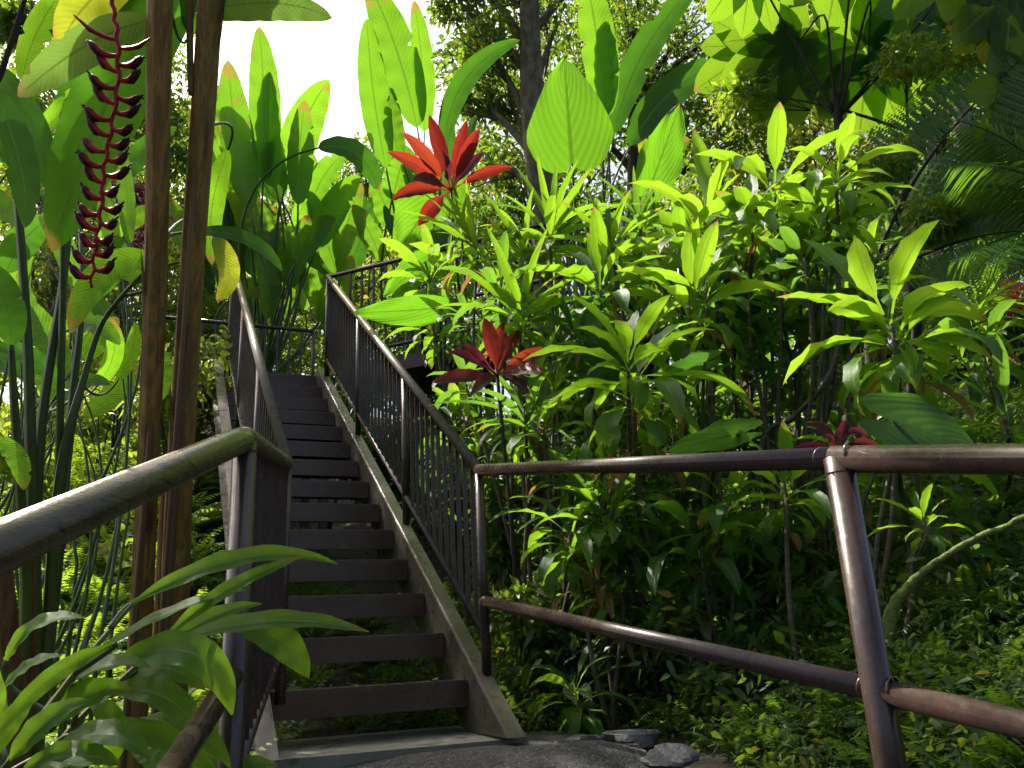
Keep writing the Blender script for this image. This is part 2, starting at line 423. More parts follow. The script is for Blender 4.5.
def post(root, top, zbot, r=.024, mat='paint'):
    mb = MB(); tube(mb, [V(top[0], top[1], zbot), V(top[0], top[1], top[2])], r, 24); return mb.build('post', M[mat], root)

def weld(root, p, ax, r):
    """the bead where a pipe meets a post"""
    ax = nrm(ax); mb = MB(); tube(mb, [p - ax * .004, p - ax * .0015, p + ax * .0015, p + ax * .004], [r - .001, r + .0014, r + .0012, r - .001], 20, cap=False); mb.build('weld', M['paint'], root)

def vat(w, py):
    lo, hi = -3.0, 6.0
    for _ in range(50):
        m = (lo + hi) / 2; d = w + V(0, 0, m) - EYE
        if 384 - F * (d @ UP) / (d @ FW) > py: lo = m
        else: hi = m
    return w + V(0, 0, lo)

NF = P(487, 680, 3.62); NTOP = vat(NF, 470); HR = NTOP[2] - NF[2]
NLOW = vat(NF, 601)
KT = 12.55
def flight_rail(root, shift, mat):
    f0 = NF + shift; t0 = f0 + V(0, 0, HR); t1 = t0 + SD * STEP * KT + V(0, 0, .11)
    f1 = f0 + SD * STEP * KT
    lo = .185
    b0 = f0 + V(0, 0, lo); b1 = f1 + V(0, 0, lo)
    rail(root, 'handrail', [t0, t1], RR, mat)
    rail(root, 'bottom_rail', [b0, b1], .016)
    fr_ = [0, .32, .655, 1.0]
    for q in fr_:
        post(root, t0 + (t1 - t0) * q - V(0, 0, .01), (f0 + (f1 - f0) * q)[2] - .04, .021)
    baluster_run(root, t0 - V(0, 0, .02), t1 - V(0, 0, .02), b0, b1, .1, fr_)
    return t0, t1, f0, f1

# right flight railing
rr = thing('stair_railing', V(*NF), 'dark brown stair railing with thin balusters on the right of the steps', 'railing')
tr0, tr1, fr0, fr1 = flight_rail(rr, V(0, 0, 0), 'rail_old')
# left flight railing
sh = -T * (W + .012)
lr = thing('stair_railing', V(*(NF + sh)), 'foreshortened stair railing on the left of the steps, its pale handrail rising above the newel', 'railing')
tl0, tl1, fl0, fl1 = flight_rail(lr, sh, 'rail_old')

# right ramp railing: pipes without balusters
NP = P(838, 458, 1.95); NPL = vat(NP, 690)
ndir = nrm(V(.62, -.80, 0))
n2 = NP + ndir * .85 + V(0, 0, -.18); n2l = NPL + ndir * .85 + V(0, 0, -.185)
n3 = n2 + nrm(V(.35, -.93, 0)) * 1.6 + V(0, 0, -.36); n3l = n2l + nrm(V(.35, -.93, 0)) * 1.6 + V(0, 0, -.36)
rb = thing('ramp_railing', foot(NP), 'brown pipe railing with top and middle rails between the path and the planted bank', 'railing')
def bend(a, b, c, r=.07):
    return [a, b + nrm(a - b) * r, b + nrm(a - b) * r * .35 + nrm(c - b) * r * .12, b + nrm(c - b) * r * .35 + nrm(a - b) * r * .12, b + nrm(c - b) * r, c]
rail(rb, 'top_rail', [NTOP + nrm(NTOP - NP) * -.0, NP], .0265)
rail(rb, 'top_rail', [NP + ndir * -.012, n2, n3], .031)
rail(rb, 'middle_rail', [NLOW, NPL], .0245)
rail(rb, 'middle_rail', [NPL, n2l, n3l], .027)
post(rb, NP, gz(*NP[:2]) - .2, .033)
post(rb, n2, gz(*n2[:2]) - .2, .0265)
post(rb, n3, gz(*n3[:2]) - .2, .0265)

for q, d_, rr_ in ((NP + ndir * .036, ndir, .0305), (NPL + ndir * .036, ndir, .0265), (NPL + nrm(NLOW - NPL) * .034, NLOW - NPL, .0245), (NP + nrm(NTOP - NP) * .05, NTOP - NP, .0265), (NLOW + nrm(NPL - NLOW) * .024, NPL - NLOW, .0245), (NP - V(0, 0, .036), ZU, .0325)):
    weld(rb, q, d_, rr_)

# left ramp railing
LP = P(245, 438, 1.9); LPL = vat(LP, 675)
L0 = P(0, 547, .92)
ld = nrm(L0 - LP); L1 = LP + ld * 2.6; 
lb_ = thing('ramp_railing', foot(LP), 'worn olive brown handrail and post beside the big ginger leaves', 'railing')
rail(lb_, 'top_rail', [L1, LP + ld * .09, LP + ld * .03 + V(0, 0, -.002)] , .0295, 'rail_old', 36)
rail(lb_, 'top_rail', [LP + ld * .04, LP, tl0], .0262, 'rail_old', 28)
LB = P(190, 742, 1.36)
ldl = nrm(LB - LPL)
rail(lb_, 'middle_rail', [LPL, LPL + ldl * 2.4], .0215)
post(lb_, LP, gz(*LP[:2]) - .3, .026)
e = LP + ld * 2.2; post(lb_, e, gz(*e[:2]) - .3, .026)
pb = LP * 1.0; pb[2] = LP[2] - .72
baluster_run(lb_, LP - V(0, 0, .02), tl0 - V(0, 0, .02), pb, fl0 + V(0, 0, .18), .1)
weld(lb_, LP - V(0, 0, .031), ZU, .0255)
rail(lb_, 'bottom_rail', [pb, fl0 + V(0, 0, .18)], .016)

# ------------------------------------------------------------------ landing and upper walkway
R13 = R0 + SD * STEP * 13; LZ = R13[2]
def lp(tt, hh, dz=0): return V(*(R13 + T * tt + H * hh)[:2], LZ + dz)
landing = thing('stair_landing', lp(-W / 2, .6, -.2), 'dark timber landing platform at the head of the steps', 'platform')
mb = MB(); box(mb, lp(-.62, .6, -.02), T * .80, H * .60, ZU * .02); bevel(mb.build('deck', M['tread'], landing), .004)
mb = MB(); box(mb, lp(-.62, .015, -.135), T * .80, H * .013, ZU * .11); mb.build('fascia', M['tread'], landing)
mb = MB(); box(mb, lp(-1.405, .6, -.135), T * .013, H * .58, ZU * .11); mb.build('fascia', M['tread'], landing)
for tt, hh in ((-1.36, .08), (-1.36, 1.1), (.1, .08), (.1, 1.1)):
    q = lp(tt, hh, -.05); mb = MB(); zb = gz(q[0], q[1]) - .3
    box(mb, V(q[0], q[1], (q[2] + zb) / 2), T * .035, H * .035, ZU * (q[2] - zb) / 2); mb.build('post', M['tread'], landing)
HTOP = tr1[2]
lrr = thing('landing_railing', lp(-.5, 1.15), 'dark baluster railing around the back of the stair landing', 'railing')
c0 = lp(-1.38, .02); c1 = lp(-1.38, 1.17); c2 = lp(.16, 1.17)
hh = HTOP - LZ - .02
for p0, p1 in ((c0, c1), (c1, c2)):
    rail(lrr, 'top_rail', [p0 + V(0, 0, hh), p1 + V(0, 0, hh)], .022)
    rail(lrr, 'bottom_rail', [p0 + V(0, 0, .08), p1 + V(0, 0, .08)], .015)
    baluster_run(lrr, p0 + V(0, 0, hh), p1 + V(0, 0, hh), p0 + V(0, 0, .08), p1 + V(0, 0, .08), .13)
for q in (c0, c1, c2): post(lrr, q + V(0, 0, hh), LZ - .02, .022)

wa = tr1; wb_ = at_height(390, 262, HTOP)
wd = nrm(V(wb_[0] - wa[0], wb_[1] - wa[1], 0)); wn = V(-wd[1], wd[0], 0)
if wn[1] < 0: wn = -wn
WL = 2.9
ww = thing('upper_walkway', V(wa[0], wa[1], LZ - .2) + wd * 2, 'dark raised walkway running off behind the ti plants at the stair top', 'walkway')
mb = MB(); c = V(wa[0], wa[1], LZ - .023) + wd * (WL / 2 + .16) + wn * .56
box(mb, c, wd * WL / 2, wn * .53, ZU * .02); bevel(mb.build('deck', M['tread'], ww), .004)
mb = MB(); c = V(wa[0], wa[1], LZ - .095) + wd * (WL / 2 + .16) + wn * .02
box(mb, c, wd * WL / 2, wn * .014, ZU * .05); mb.build('fascia', M['tread'], ww)
for q in (1.2, 2.8):
    for s_ in (.1, 1.0):
        w_ = V(wa[0], wa[1], LZ - .045) + wd * q + wn * s_; zb = gz(w_[0], w_[1]) - .3; mb = MB()
        if w_[2] - zb < .1: continue
        box(mb, V(w_[0], w_[1], (w_[2] + zb) / 2), wd * .035, wn * .035, ZU * (w_[2] - zb) / 2); mb.build('post', M['tread'], ww)
for s_, lab in ((0., 'near baluster railing of the upper walkway, half hidden by ti leaves'), (1.08, 'far baluster railing of the upper walkway, seen between the leaves')):
    q0 = V(wa[0], wa[1], LZ) + wn * s_ + wd * (.0 if s_ == 0 else .25); q1 = q0 + wd * WL
    t_ = thing('walkway_railing', q0 + wd * 2, lab, 'railing')
    rail(t_, 'top_rail', [q0 + V(0, 0, HTOP - LZ), q1 + V(0, 0, HTOP - LZ)], .022)
    rail(t_, 'bottom_rail', [q0 + V(0, 0, .1), q1 + V(0, 0, .1)], .018)
    baluster_run(t_, q0 + V(0, 0, HTOP - LZ), q1 + V(0, 0, HTOP - LZ), q0 + V(0, 0, .1), q1 + V(0, 0, .1), .125, (0, .35, .7, 1))
    for f_ in ((.35, .7, 1) if s_ == 0 else (0, .35, .7, 1)): post(t_, q0 + wd * WL * f_ + V(0, 0, HTOP - LZ), LZ - .02, .022)

# ------------------------------------------------------------------ rocks beside the path
def rock(px, py, z, sx, sy, sz, seed, label, grp=None, rot=0.):
    rg = np.random.default_rng(seed)
    n, m = 14, 20; vs = []; us = []
    dirs = [nrm(rg.normal(size=3)) for _ in range(9)]; cut = rg.uniform(.5, .9, 9)
    c = at_height(px, py, 1.14 + sz * .1)
    for i in range(n + 1):
        th = pi * i / n
        for j in range(m + 1):
            ph = 2 * pi * j / m
            d = V(sin(th) * cos(ph), sin(th) * sin(ph), cos(th))
            r = 1.0
            for q, w in zip(dirs, cut):
                dd = d @ q
                if dd > .05: r = min(r, w / dd)
            r = min(r, 1.1) * (1 + .05 * sin(7 * d[0] + seed) * cos(6 * d[1]) + .03 * sin(15 * d[1] + 2 * seed) * cos(13 * d[2]))
            x, y = d[0] * r * sx, d[1] * r * sy
            vs.append(c + V(x * cos(rot) - y * sin(rot), x * sin(rot) + y * cos(rot), d[2] * r * sz)); us.append((j / m, i / n))
    mb = MB(); mb.add(vs, [(i * (m + 1) + j, (i + 1) * (m + 1) + j, (i + 1) * (m + 1) + j + 1, i * (m + 1) + j + 1) for i in range(n) for j in range(m)], us, smooth=True)
    o = mb.build('rock', M['rock'], None, foot(c)); tag(o, label, 'rock', grp)
    m_ = o.modifiers.new('edge', 'EDGE_SPLIT'); m_.split_angle = radians(32)
rock(532, 716, 0, .09, .08, .07, 1, 'small dark rock at the right foot of the stairs')
rock(578, 726, 0, .17, .11, .075, 2, 'dark basalt rock under the low ti plant beside the path')
rock(632, 742, 0, .16, .1, .055, 3, 'largest flat grey rock edging the asphalt path', rot=-.5)
rock(590, 742, 0, .11, .07, .035, 4, 'low flat rock slab lying on the asphalt edge', rot=-.3)
rock(668, 760, 0, .11, .08, .05, 5, 'shaded rock at the end of the row beside the path')
# ------------------------------------------------------------------ leaf and plant builders
COLS = np.array([-1, -.55, 0, .55, 1.0])
def prof_paddle(v): return np.clip(v, 0, 1) ** .5 * np.clip(1 - v, 0, 1) ** .62 / .657
def prof_lance(v): return np.clip(v, 0, 1) ** .75 * np.clip(1 - v, 0, 1) ** .85 / .335
def prof_strap(v): return (np.minimum(1, v / .25) ** .7) * np.clip(1 - v, 0, 1) ** .6 / .85
PROF = {'paddle': prof_paddle, 'lance': prof_lance, 'strap': prof_strap}

def blade(mb, pts, width, normal, shape='paddle', fold=.2, wave=.0, waves=6, var=.5, mat=0, petiole=0.0, pw=.006, curl=0., tear=0):
    """leaf blade along a curve; fold lifts the halves, wave ripples the edge"""
    p = np.array(pts); n = len(p); L = np.concatenate([[0], np.cumsum(np.linalg.norm(np.diff(p, axis=0), axis=1))])
    s = L / L[-1]
    tg = np.gradient(p, axis=0); tg /= np.linalg.norm(tg, axis=1)[:, None] + 1e-9
    nr = np.asarray(normal, float)
    nr = np.tile(nr, (n, 1)) if nr.ndim == 1 else nr
    sd = np.cross(tg, nr); sd /= np.linalg.norm(sd, axis=1)[:, None] + 1e-9
    nn = np.cross(sd, tg)
    bv = np.clip((s - petiole) / (1 - petiole), 0, 1)
    w = PROF[shape](bv) * width * .5
    w = np.where(s <= petiole + 1e-6, pw, np.maximum(w, .0015))
    ph = RND.uniform(0, 6.28); vs = []; us = []
    for c in COLS:
        off = abs(c)
        lift = fold * off * w - curl * (off ** 2) * w
        if wave: lift = lift + wave * w * off ** 2 * np.sin(waves * 2 * pi * bv + ph + (1.3 if c > 0 else 0)) * (bv > 0)
        vs.append(p + sd * (c * w)[:, None] + nn * lift[:, None])
        us.append(np.stack([np.full(n, (c + 1) / 2), bv], 1))
    if tear:
        for _ in range(tear):
            i = RND.randint(int(n * .3), n - 3); c = RND.choice((0, len(COLS) - 1)); j = 1 if c == 0 else len(COLS) - 2; f_ = RND.uniform(.4, 1.0)
            vs[c][i] = vs[c][i] * (1 - f_) + vs[j][i] * f_
    k = len(COLS)
    vv = np.stack(vs, 1).reshape(-1, 3); uu = np.stack(us, 1).reshape(-1, 2)
    I = np.arange(n * k).reshape(n, k)
    mb.add(vv, np.stack([I[:-1, :-1], I[:-1, 1:], I[1:, 1:], I[1:, :-1]], -1).reshape(-1, 4), uu, var=var, mat=mat)

def bez(a, b, c, n=14):
    t = np.linspace(0, 1, n)[:, None]
    return (1 - t) ** 2 * a + 2 * t * (1 - t) * b + t * t * c

def heart(mb, base, tip, width, normal, fold=.12, sag=.1, wave=.05, var=.5, back=.3):
    """elephant-ear blade: two lobes behind the stalk's end, a pointed tip"""
    base, tip = V(*base), V(*tip); L = np.linalg.norm(tip - base); ax = (tip - base) / L
    nr = nrm(np.asarray(normal, float) - ax * np.dot(normal, ax)); sd = np.cross(ax, nr)
    n, m = 17, 17; ph = RND.uniform(0, 6)
    vs = np.zeros((n, m, 3)); us = np.zeros((n, m, 2))
    for i in range(n):
        v = i / (n - 1)
        for j in range(m):
            u = 2 * j / (m - 1) - 1; q = abs(u)
            al = v + (1 - v) ** 2.2 * (-back * 1.15 * sin(pi * q ** .75) + .16 * q ** 5)
            wd = (1 - v ** 1.4) ** .72 * .5 * width
            # round the lobes off at the back
            if v < .3: wd *= 1 - .12 * (1 - v / .3) ** 2
            x = u * wd
            ripple = wave * width * q ** 2 * sin(9 * v + 5 * u + ph)
            vs[i, j] = base + ax * al * L + sd * x + nr * (fold * q * wd + ripple - sag * L * (v ** 2))
            us[i, j] = ((u + 1) / 2, v)
    I = np.arange(n * m).reshape(n, m)
    mb.add(vs.reshape(-1, 3), np.stack([I[:-1, :-1], I[:-1, 1:], I[1:, 1:], I[1:, :-1]], -1).reshape(-1, 4), us.reshape(-1, 2), var=var)

def arc(org, az, el, L, droop, n=9, twist=0.):
    """curve that leaves at elevation el and bends down by droop radians along its length"""
    pts = [np.array(org, float)]; e = el
    for i in range(n - 1):
        t = (i + .5) / (n - 1)
        ee = el - droop * t ** 1.3
        d = V(cos(ee) * cos(az + twist * t), cos(ee) * sin(az + twist * t), sin(ee))
        pts.append(pts[-1] + d * L / (n - 1))
    return pts

def arc_normals(pts):
    p = np.array(pts); tg = np.gradient(p, axis=0); tg /= np.linalg.norm(tg, axis=1)[:, None]
    up = V(0, 0, 1); side = np.cross(tg, up); 
    bad = np.linalg.norm(side, axis=1) < .1
    side[bad] = np.cross(tg[bad], V(1, 0, 0)); 
    ref = side[len(side) // 2]
    side = np.where((side @ ref)[:, None] < 0, -side, side)
    return np.cross(side, tg)

def rosette_mesh(name, mat, count, L, W, el=(1.35, -.25), droop=(.5, 1.5), seed=0, petiole=.18, shape='lance', fold=.3, wave=.08, spread=.0):
    rg = random.Random(seed); mb = MB()
    for i in range(count):
        f = i / max(1, count - 1)
        az = i * 2.39996 + rg.uniform(-.25, .25)
        e = el[0] + (el[1] - el[0]) * f ** .85 + rg.uniform(-.15, .15)
        dr = droop[0] + (droop[1] - droop[0]) * f + rg.uniform(-.25, .25)
        l = L * (.55 + .5 * sin(pi * min(1, .25 + f * .75))) * rg.uniform(.7, 1.15)
        org = V(.012 * cos(az), .012 * sin(az), .09 * (1 - f) - .10 * f - spread * f)
        pts = arc(org, az, e, l, dr, 11, rg.uniform(-.3, .3))
        nr = arc_normals(pts) + V(rg.uniform(-.3, .3), rg.uniform(-.3, .3), 0)
        blade(mb, pts, W * rg.uniform(.8, 1.15), nr, shape, fold, wave, rg.choice((3, 4, 5)), rg.random(), 0, petiole, .006)
    return mb.mesh(name, [M[mat]])

ROS = {}
for i in range(4):
    ROS['narrow%d' % i] = rosette_mesh('narrow_rosette', 'ti', 26, .50, .062, (1.45, -.2), (.3, 1.5), 10 + i, .06, 'strap', .3, .03)
    ROS['broad%d' % i] = rosette_mesh('broad_rosette', 'ti', 18, .48, .1, (1.4, -.15), (.6, 2.2), 20 + i, .2, wave=.14)
    ROS['droop%d' % i] = rosette_mesh('drooping_rosette', 'ti', 18, .47, .09, (1.2, -.3), (1.2, 2.2), 30 + i, .2, wave=.14)
    ROS['open%d' % i] = rosette_mesh('open_rosette', 'ti', 16, .49, .103, (1.35, -.15), (.5, 2.1), 40 + i, .2, wave=.14)

def ti(label, cat, crowns, group=None, base=None, canemat='cane', cr=.011, name='ti_plant'):
    """crowns: (px, py, depth, kind, size, material, tilt-x, tilt-y). One cane for each crown, from a shared foot in the ground."""
    ps = [P(c[0], c[1], c[2]) for c in crowns]
    b = np.mean(ps, 0) if base is None else P(*base)
    b = V(b[0] + RND.uniform(-.08, .08), b[1] + RND.uniform(-.05, .08), 0); b[2] = gz(b[0], b[1]) - .04
    root = thing(name, b, label, cat, group)
    crowns = list(crowns); ps = list(ps)
    for c, p in list(zip(crowns, ps)):                          # younger side shoots lower on the canes
        if p[2] - b[2] > .9:
            for _ in range(1 if p[2] - b[2] > 1.3 or RND.random() < .4 else 0):
                crowns.append((0, 0, 0, RND.choice(('open', 'droop', 'narrow' if 'narrow' in c[3] else 'broad')) + str(RND.randint(0, 3)), c[4] * RND.uniform(.55, .8), RND.choice((c[5], 'ti', 'ti_deep'))))
                ps.append(p + V(RND.uniform(-.3, .3), RND.uniform(-.12, .3), -RND.uniform(.25, .7)))
    for c, p in zip(crowns, ps):
        tx, ty = (c[6], c[7]) if len(c) > 7 else (RND.uniform(-.25, .15), RND.uniform(-.2, .2))
        s0 = b + V(RND.uniform(-.05, .05), RND.uniform(-.05, .05), 0)
        hgt = max(.05, p[2] - s0[2])
        q = [s0, s0 + (p - s0) * .35 + V(RND.uniform(-.07, .07), RND.uniform(-.04, .04), .02) * min(1, hgt), s0 + (p - s0) * .72 + V(RND.uniform(-.05, .05), RND.uniform(-.04, .04), 0) * min(1, hgt), p - V(0, 0, .02), p + V(sin(ty) * .05, -sin(tx) * .05, .06)]
        mb = MB(); tube(mb, smooth_path(q, 20), [cr * 1.2, cr, cr * .8], 7); mb.build('cane', M[canemat], root)
        put('leaf_rosette', ROS[c[3]], root, p, RND.uniform(0, 6.28), c[4], (tx, ty), M[c[5]])
        if hgt > .4:                                            # withered leaves that still hang from the cane
            mb = MB()
            for _ in range(RND.randint(1, 4)):
                o_ = p - V(0, 0, RND.uniform(.06, .28)); pts = arc(o_, RND.uniform(0, 6.28), -.3, .3 * c[4] * RND.uniform(.7, 1.1), 1.1, 10, .6)
                blade(mb, pts, .05 * c[4], arc_normals(pts), 'lance', .6, .2, 4, RND.random(), 0, .2, .004)
            mb.build('withered_leaves', M['dead'], root)
    return root

def leaf_part(root, mat, pts, width, normal, shape='paddle', stem_to=None, stem_r=.008, name='leaf', stemmat='stalk', **kw):
    mb = MB(); blade(mb, pts, width, normal, shape, var=RND.random(), **kw)
    o = mb.build(name, M[mat], root)
    if stem_to is not None:
        a = np.array(pts[0]); d = nrm(np.array(pts[0]) - np.array(pts[1])); f = np.asarray(stem_to, float)
        Ld = np.linalg.norm(a - f)
        q = bez(a, a + d * Ld * .4, f + V(0, 0, .25 * Ld) * 1.0, 12)
        q = list(q) + [f]
        tb = MB(); tube(tb, q[::-1], [stem_r * 1.9, stem_r * 1.2, stem_r * .8], 7); tb.build('petiole', M[stemmat], root)
    return o

STEMS = {}
CAMN = lambda p: nrm(EYE - np.asarray(p, float))
def paddle(root, b, t, wpx, bulge=(0, 0), zb=None, zt=None, mat='heli', face=(0, 0, 0), stem=True, shape='paddle', midz=None, flip=1, **kw):
    """blade from pixel b to pixel t at depths zb, zt; bulge moves the middle of its curve in pixels; face turns it from facing the path"""
    zt = zb if zt is None else zt
    mz = (zb + zt) / 2 if midz is None else midz
    a = P(b[0], b[1], zb); c = P(t[0], t[1], zt); m = P((b[0] + t[0]) / 2 + bulge[0] * 2, (b[1] + t[1]) / 2 + bulge[1] * 2, mz)
    pts = bez(a, m, c, 30)
    nr = nrm(CAMN(m) + V(*face)) * flip
    width = wpx / F * mz * 1.08
    kw.setdefault('fold', .22); kw.setdefault('wave', .07); kw.setdefault('tear', RND.choice((0, 0, 1, 2, 4)) if shape == 'paddle' else 0)
    if stem == 'down':
        q = foot(V(a[0] + RND.uniform(-.15, .15), a[1] + RND.uniform(-.15, .15)))
        return leaf_part(root, mat, pts, width, nr, shape, q, **kw)
    if not stem and STEMS.get(root.name):                       # joined to the nearest stem a little lower down
        sp_ = np.concatenate(STEMS[root.name]); low = sp_[sp_[:, 2] < a[2] - .04]
        if len(low):
            q = low[np.argmin(np.linalg.norm((low - a) * V(1, 1, .7), axis=1))]
            if np.linalg.norm(q - a) > .02:
                mb = MB(); d_ = nrm(a - pts[1]); tube(mb, bez(a, a + d_ * np.linalg.norm(q - a) * .35, q, 10), [.004, .006], 6); mb.build('petiole', M['stalk'], root)
    return leaf_part(root, mat, pts, width, nr, shape, WORLD[root.name] + V(RND.uniform(-.1, .1), RND.uniform(-.1, .1), -.03) if stem else None, **kw)

# ------------------------------------------------------------------ fronds
def frond(mb, pts, ll, lw, pairs, normal=None, sweep=.9, droop=.25, taper=.55, var=None, mat=0, start=.12, kite=True):
    p = np.array(pts); n = len(p)
    s = np.concatenate([[0], np.cumsum(np.linalg.norm(np.diff(p, axis=0), axis=1))]); s /= s[-1]
    tg = np.gradient(p, axis=0); tg /= np.linalg.norm(tg, axis=1)[:, None] + 1e-9
    nr = arc_normals(pts) if normal is None else np.tile(normal, (n, 1))
    t = np.linspace(start, .985, pairs)
    pos = np.stack([np.interp(t, s, p[:, k]) for k in range(3)], 1)
    T_ = np.stack([np.interp(t, s, tg[:, k]) for k in range(3)], 1); T_ /= np.linalg.norm(T_, axis=1)[:, None]
    N_ = np.stack([np.interp(t, s, nr[:, k]) for k in range(3)], 1)
    S_ = np.cross(T_, N_); S_ /= np.linalg.norm(S_, axis=1)[:, None] + 1e-9; N_ = np.cross(S_, T_)
    prof = np.clip(np.minimum(1, (t - start + .05) / .2) ** .6 * (1 - t) ** taper * 1.15, .04, 1)
    rg = NR
    for sgn in (-1, 1):
        l = (ll * prof * rg.uniform(.88, 1.08, pairs))[:, None]
        d = S_ * sgn * cos(sweep * .5) + T_ * sin(sweep * .5) - N_ * (droop * rg.uniform(.6, 1.4, pairs))[:, None]
        d /= np.linalg.norm(d, axis=1)[:, None]
        wv = T_ * lw * .5 * np.minimum(1, prof[:, None] * 1.4)
        a = pos; b = pos + d * l * .4 + wv; c = pos + d * l - N_ * l * .12; e = pos + d * l * .4 - wv
        vv = np.stack([a, b, c, e], 1).reshape(-1, 3)
        mb.add(vv, np.arange(4 * pairs).reshape(-1, 4), np.tile([(0.5, 0), (1, .4), (.5, 1), (0, .4)], (pairs, 1)), var=np.repeat(rg.random(pairs) * .5 + (rg.random() * .5 if var is None else var * .5), 4), mat=mat)

def fern_mesh(name, mat, fronds, L, ll, lw, pairs, el=(1.2, .4), droop=(1.0, 1.8), seed=0):
    rg = random.Random(seed); mb = MB()
    for i in range(fronds):
        az = i * 2.4 + rg.uniform(-.3, .3); f = i / fronds
        pts = arc((0, 0, 0), az, el[0] + (el[1] - el[0]) * f, L * rg.uniform(.7, 1.1), droop[0] + (droop[1] - droop[0]) * f, 10)
        tube(mb, pts, [.004 * L / .5, .0015], 4)
        frond(mb, pts, ll, lw, pairs)
    return mb.mesh(name, [M[mat]])
# ------------------------------------------------------------------ tall heliconias on the left
# (root point, stems, leaves) all set out in metres from points sighted in the view
r = thing('heliconia_plant', foot(P(165, 700, 2.75)), 'tall heliconia with two brown sheathed stems and a hanging red lobster claw flower', 'heliconia')
def stem_px(root, pts, rads, mat, sides=10, name='stem', leaf=True):
    q = [P(*a) for a in pts]; f = q[-1]; q = q + [V(f[0] - .01, f[1] + .02, gz(f[0], f[1]) - .05)]
    sc = [a * b[2] / F for a, b in zip(rads, pts)] + [rads[-1] * pts[-1][2] / F * 1.15]
    STEMS.setdefault(root.name, []).append(np.array(smooth_path(q, 60))); mb = MB(); tube(mb, smooth_path(q, 36), sc, sides); return mb.build(name, M[mat], root)
stem_px(r, [(168, -260, 2.75), (160, 0, 2.6), (156, 256, 2.5), (146, 512, 2.45), (136, 700, 2.45)], [9, 12.5, 11, 10.5, 11.5], 'sheath')
stem_px(r, [(176, -200, 2.78), (166, 0, 2.64), (162, 170, 2.56), (158, 330, 2.52)], [6, 7, 7, 3], 'sheath_red')
stem_px(r, [(218, -260, 2.8), (210, 0, 2.65), (193, 256, 2.55), (178, 512, 2.5), (172, 700, 2.5)], [9, 12, 11.5, 13, 15], 'sheath')
stem_px(r, [(228, -140, 2.78), (219, 0, 2.66), (206, 100, 2.6), (198, 200, 2.56), (190, 300, 2.53)], [4, 6, 6, 5, 3], 'sheath_red')
stem_px(r, [(193, -150, 2.75), (190, 0, 2.62), (191, 90, 2.58), (196, 150, 2.56)], [3, 3.5, 3, 2], 'sheath_red')
stem_px(r, [(166, 480, 2.56), (163, 600, 2.52), (160, 720, 2.5)], [5, 8, 9], 'sheath_red')
# papery sheaths that wrap the two stems and peel away at their tops
for ti_, (lo_, hi_, side) in enumerate(((.1, .42, 1), (.3, .6, -1), (.5, .78, 1), (.12, .5, -1), (.42, .7, 1), (.62, .9, -1))):
    sp_ = STEMS[r.name][0 if ti_ < 3 else 2]; n_ = len(sp_); seg = sp_[int((1 - hi_) * n_):int((1 - lo_) * n_)][::-1].copy()
    u_ = np.linspace(0, 1, len(seg))[:, None]; out = nrm(-FW + RT * side * .9); out[2] = 0
    seg = seg + out * (.034 + .035 * np.clip(u_ - .8, 0, 1) ** 1.5 * 4)
    mb = MB(); blade(mb, seg, .07, out, 'strap', -.75, .06, 3, RND.random()); mb.build('sheath', M[RND.choice(('sheath', 'sheath_red'))], r)
# the big shaded blade behind the flower and those round it
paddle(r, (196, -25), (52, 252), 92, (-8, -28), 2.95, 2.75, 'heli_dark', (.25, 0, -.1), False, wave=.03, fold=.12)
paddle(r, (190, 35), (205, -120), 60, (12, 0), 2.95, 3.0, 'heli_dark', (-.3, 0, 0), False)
paddle(r, (150, 20), (18, 97), 52, (0, -12), 2.6, 2.5, 'heli_grey', (0, 0, -.35), False, wave=.03)
paddle(r, (142, -35), (58, 48), 62, (-6, -10), 2.85, 2.75, 'heli_old', (0, .1, -.3), False)
paddle(r, (200, 12), (332, 18), 44, (6, -12), 2.7, 2.6, 'heli_grey', (-.1, 0, -.5), False, wave=.08)
paddle(r, (192, 232), (282, 271), 22, (10, -12), 2.9, 2.9, 'heli_dark', (0, -.3, .7), False)
paddle(r, (214, 236), (216, 300), 28, (14, 5), 3.0, 3.0, 'heli_old', (.2, 0, .1), False)
paddle(r, (228, 150), (212, 265), 30, (-8, 0), 3.0, 3.05, 'heli', (.2, 0, .1), False)
# leaves that the two stems carry high above the path
for k, (px, py, az, el, L) in enumerate(((168, -260, 1.2, .5, 1.5), (170, -250, -.4, .45, 1.6), (218, -255, .2, .5, 1.6), (216, -250, 2.4, .5, 1.4), (218, -260, -1.1, .7, 1.3))):
    pts = arc(P(px, py, 2.77), az, el, L, .9, 16)
    leaf_part(r, 'heli', pts, .38, arc_normals(pts), 'paddle', None, petiole=.15, wave=.05)
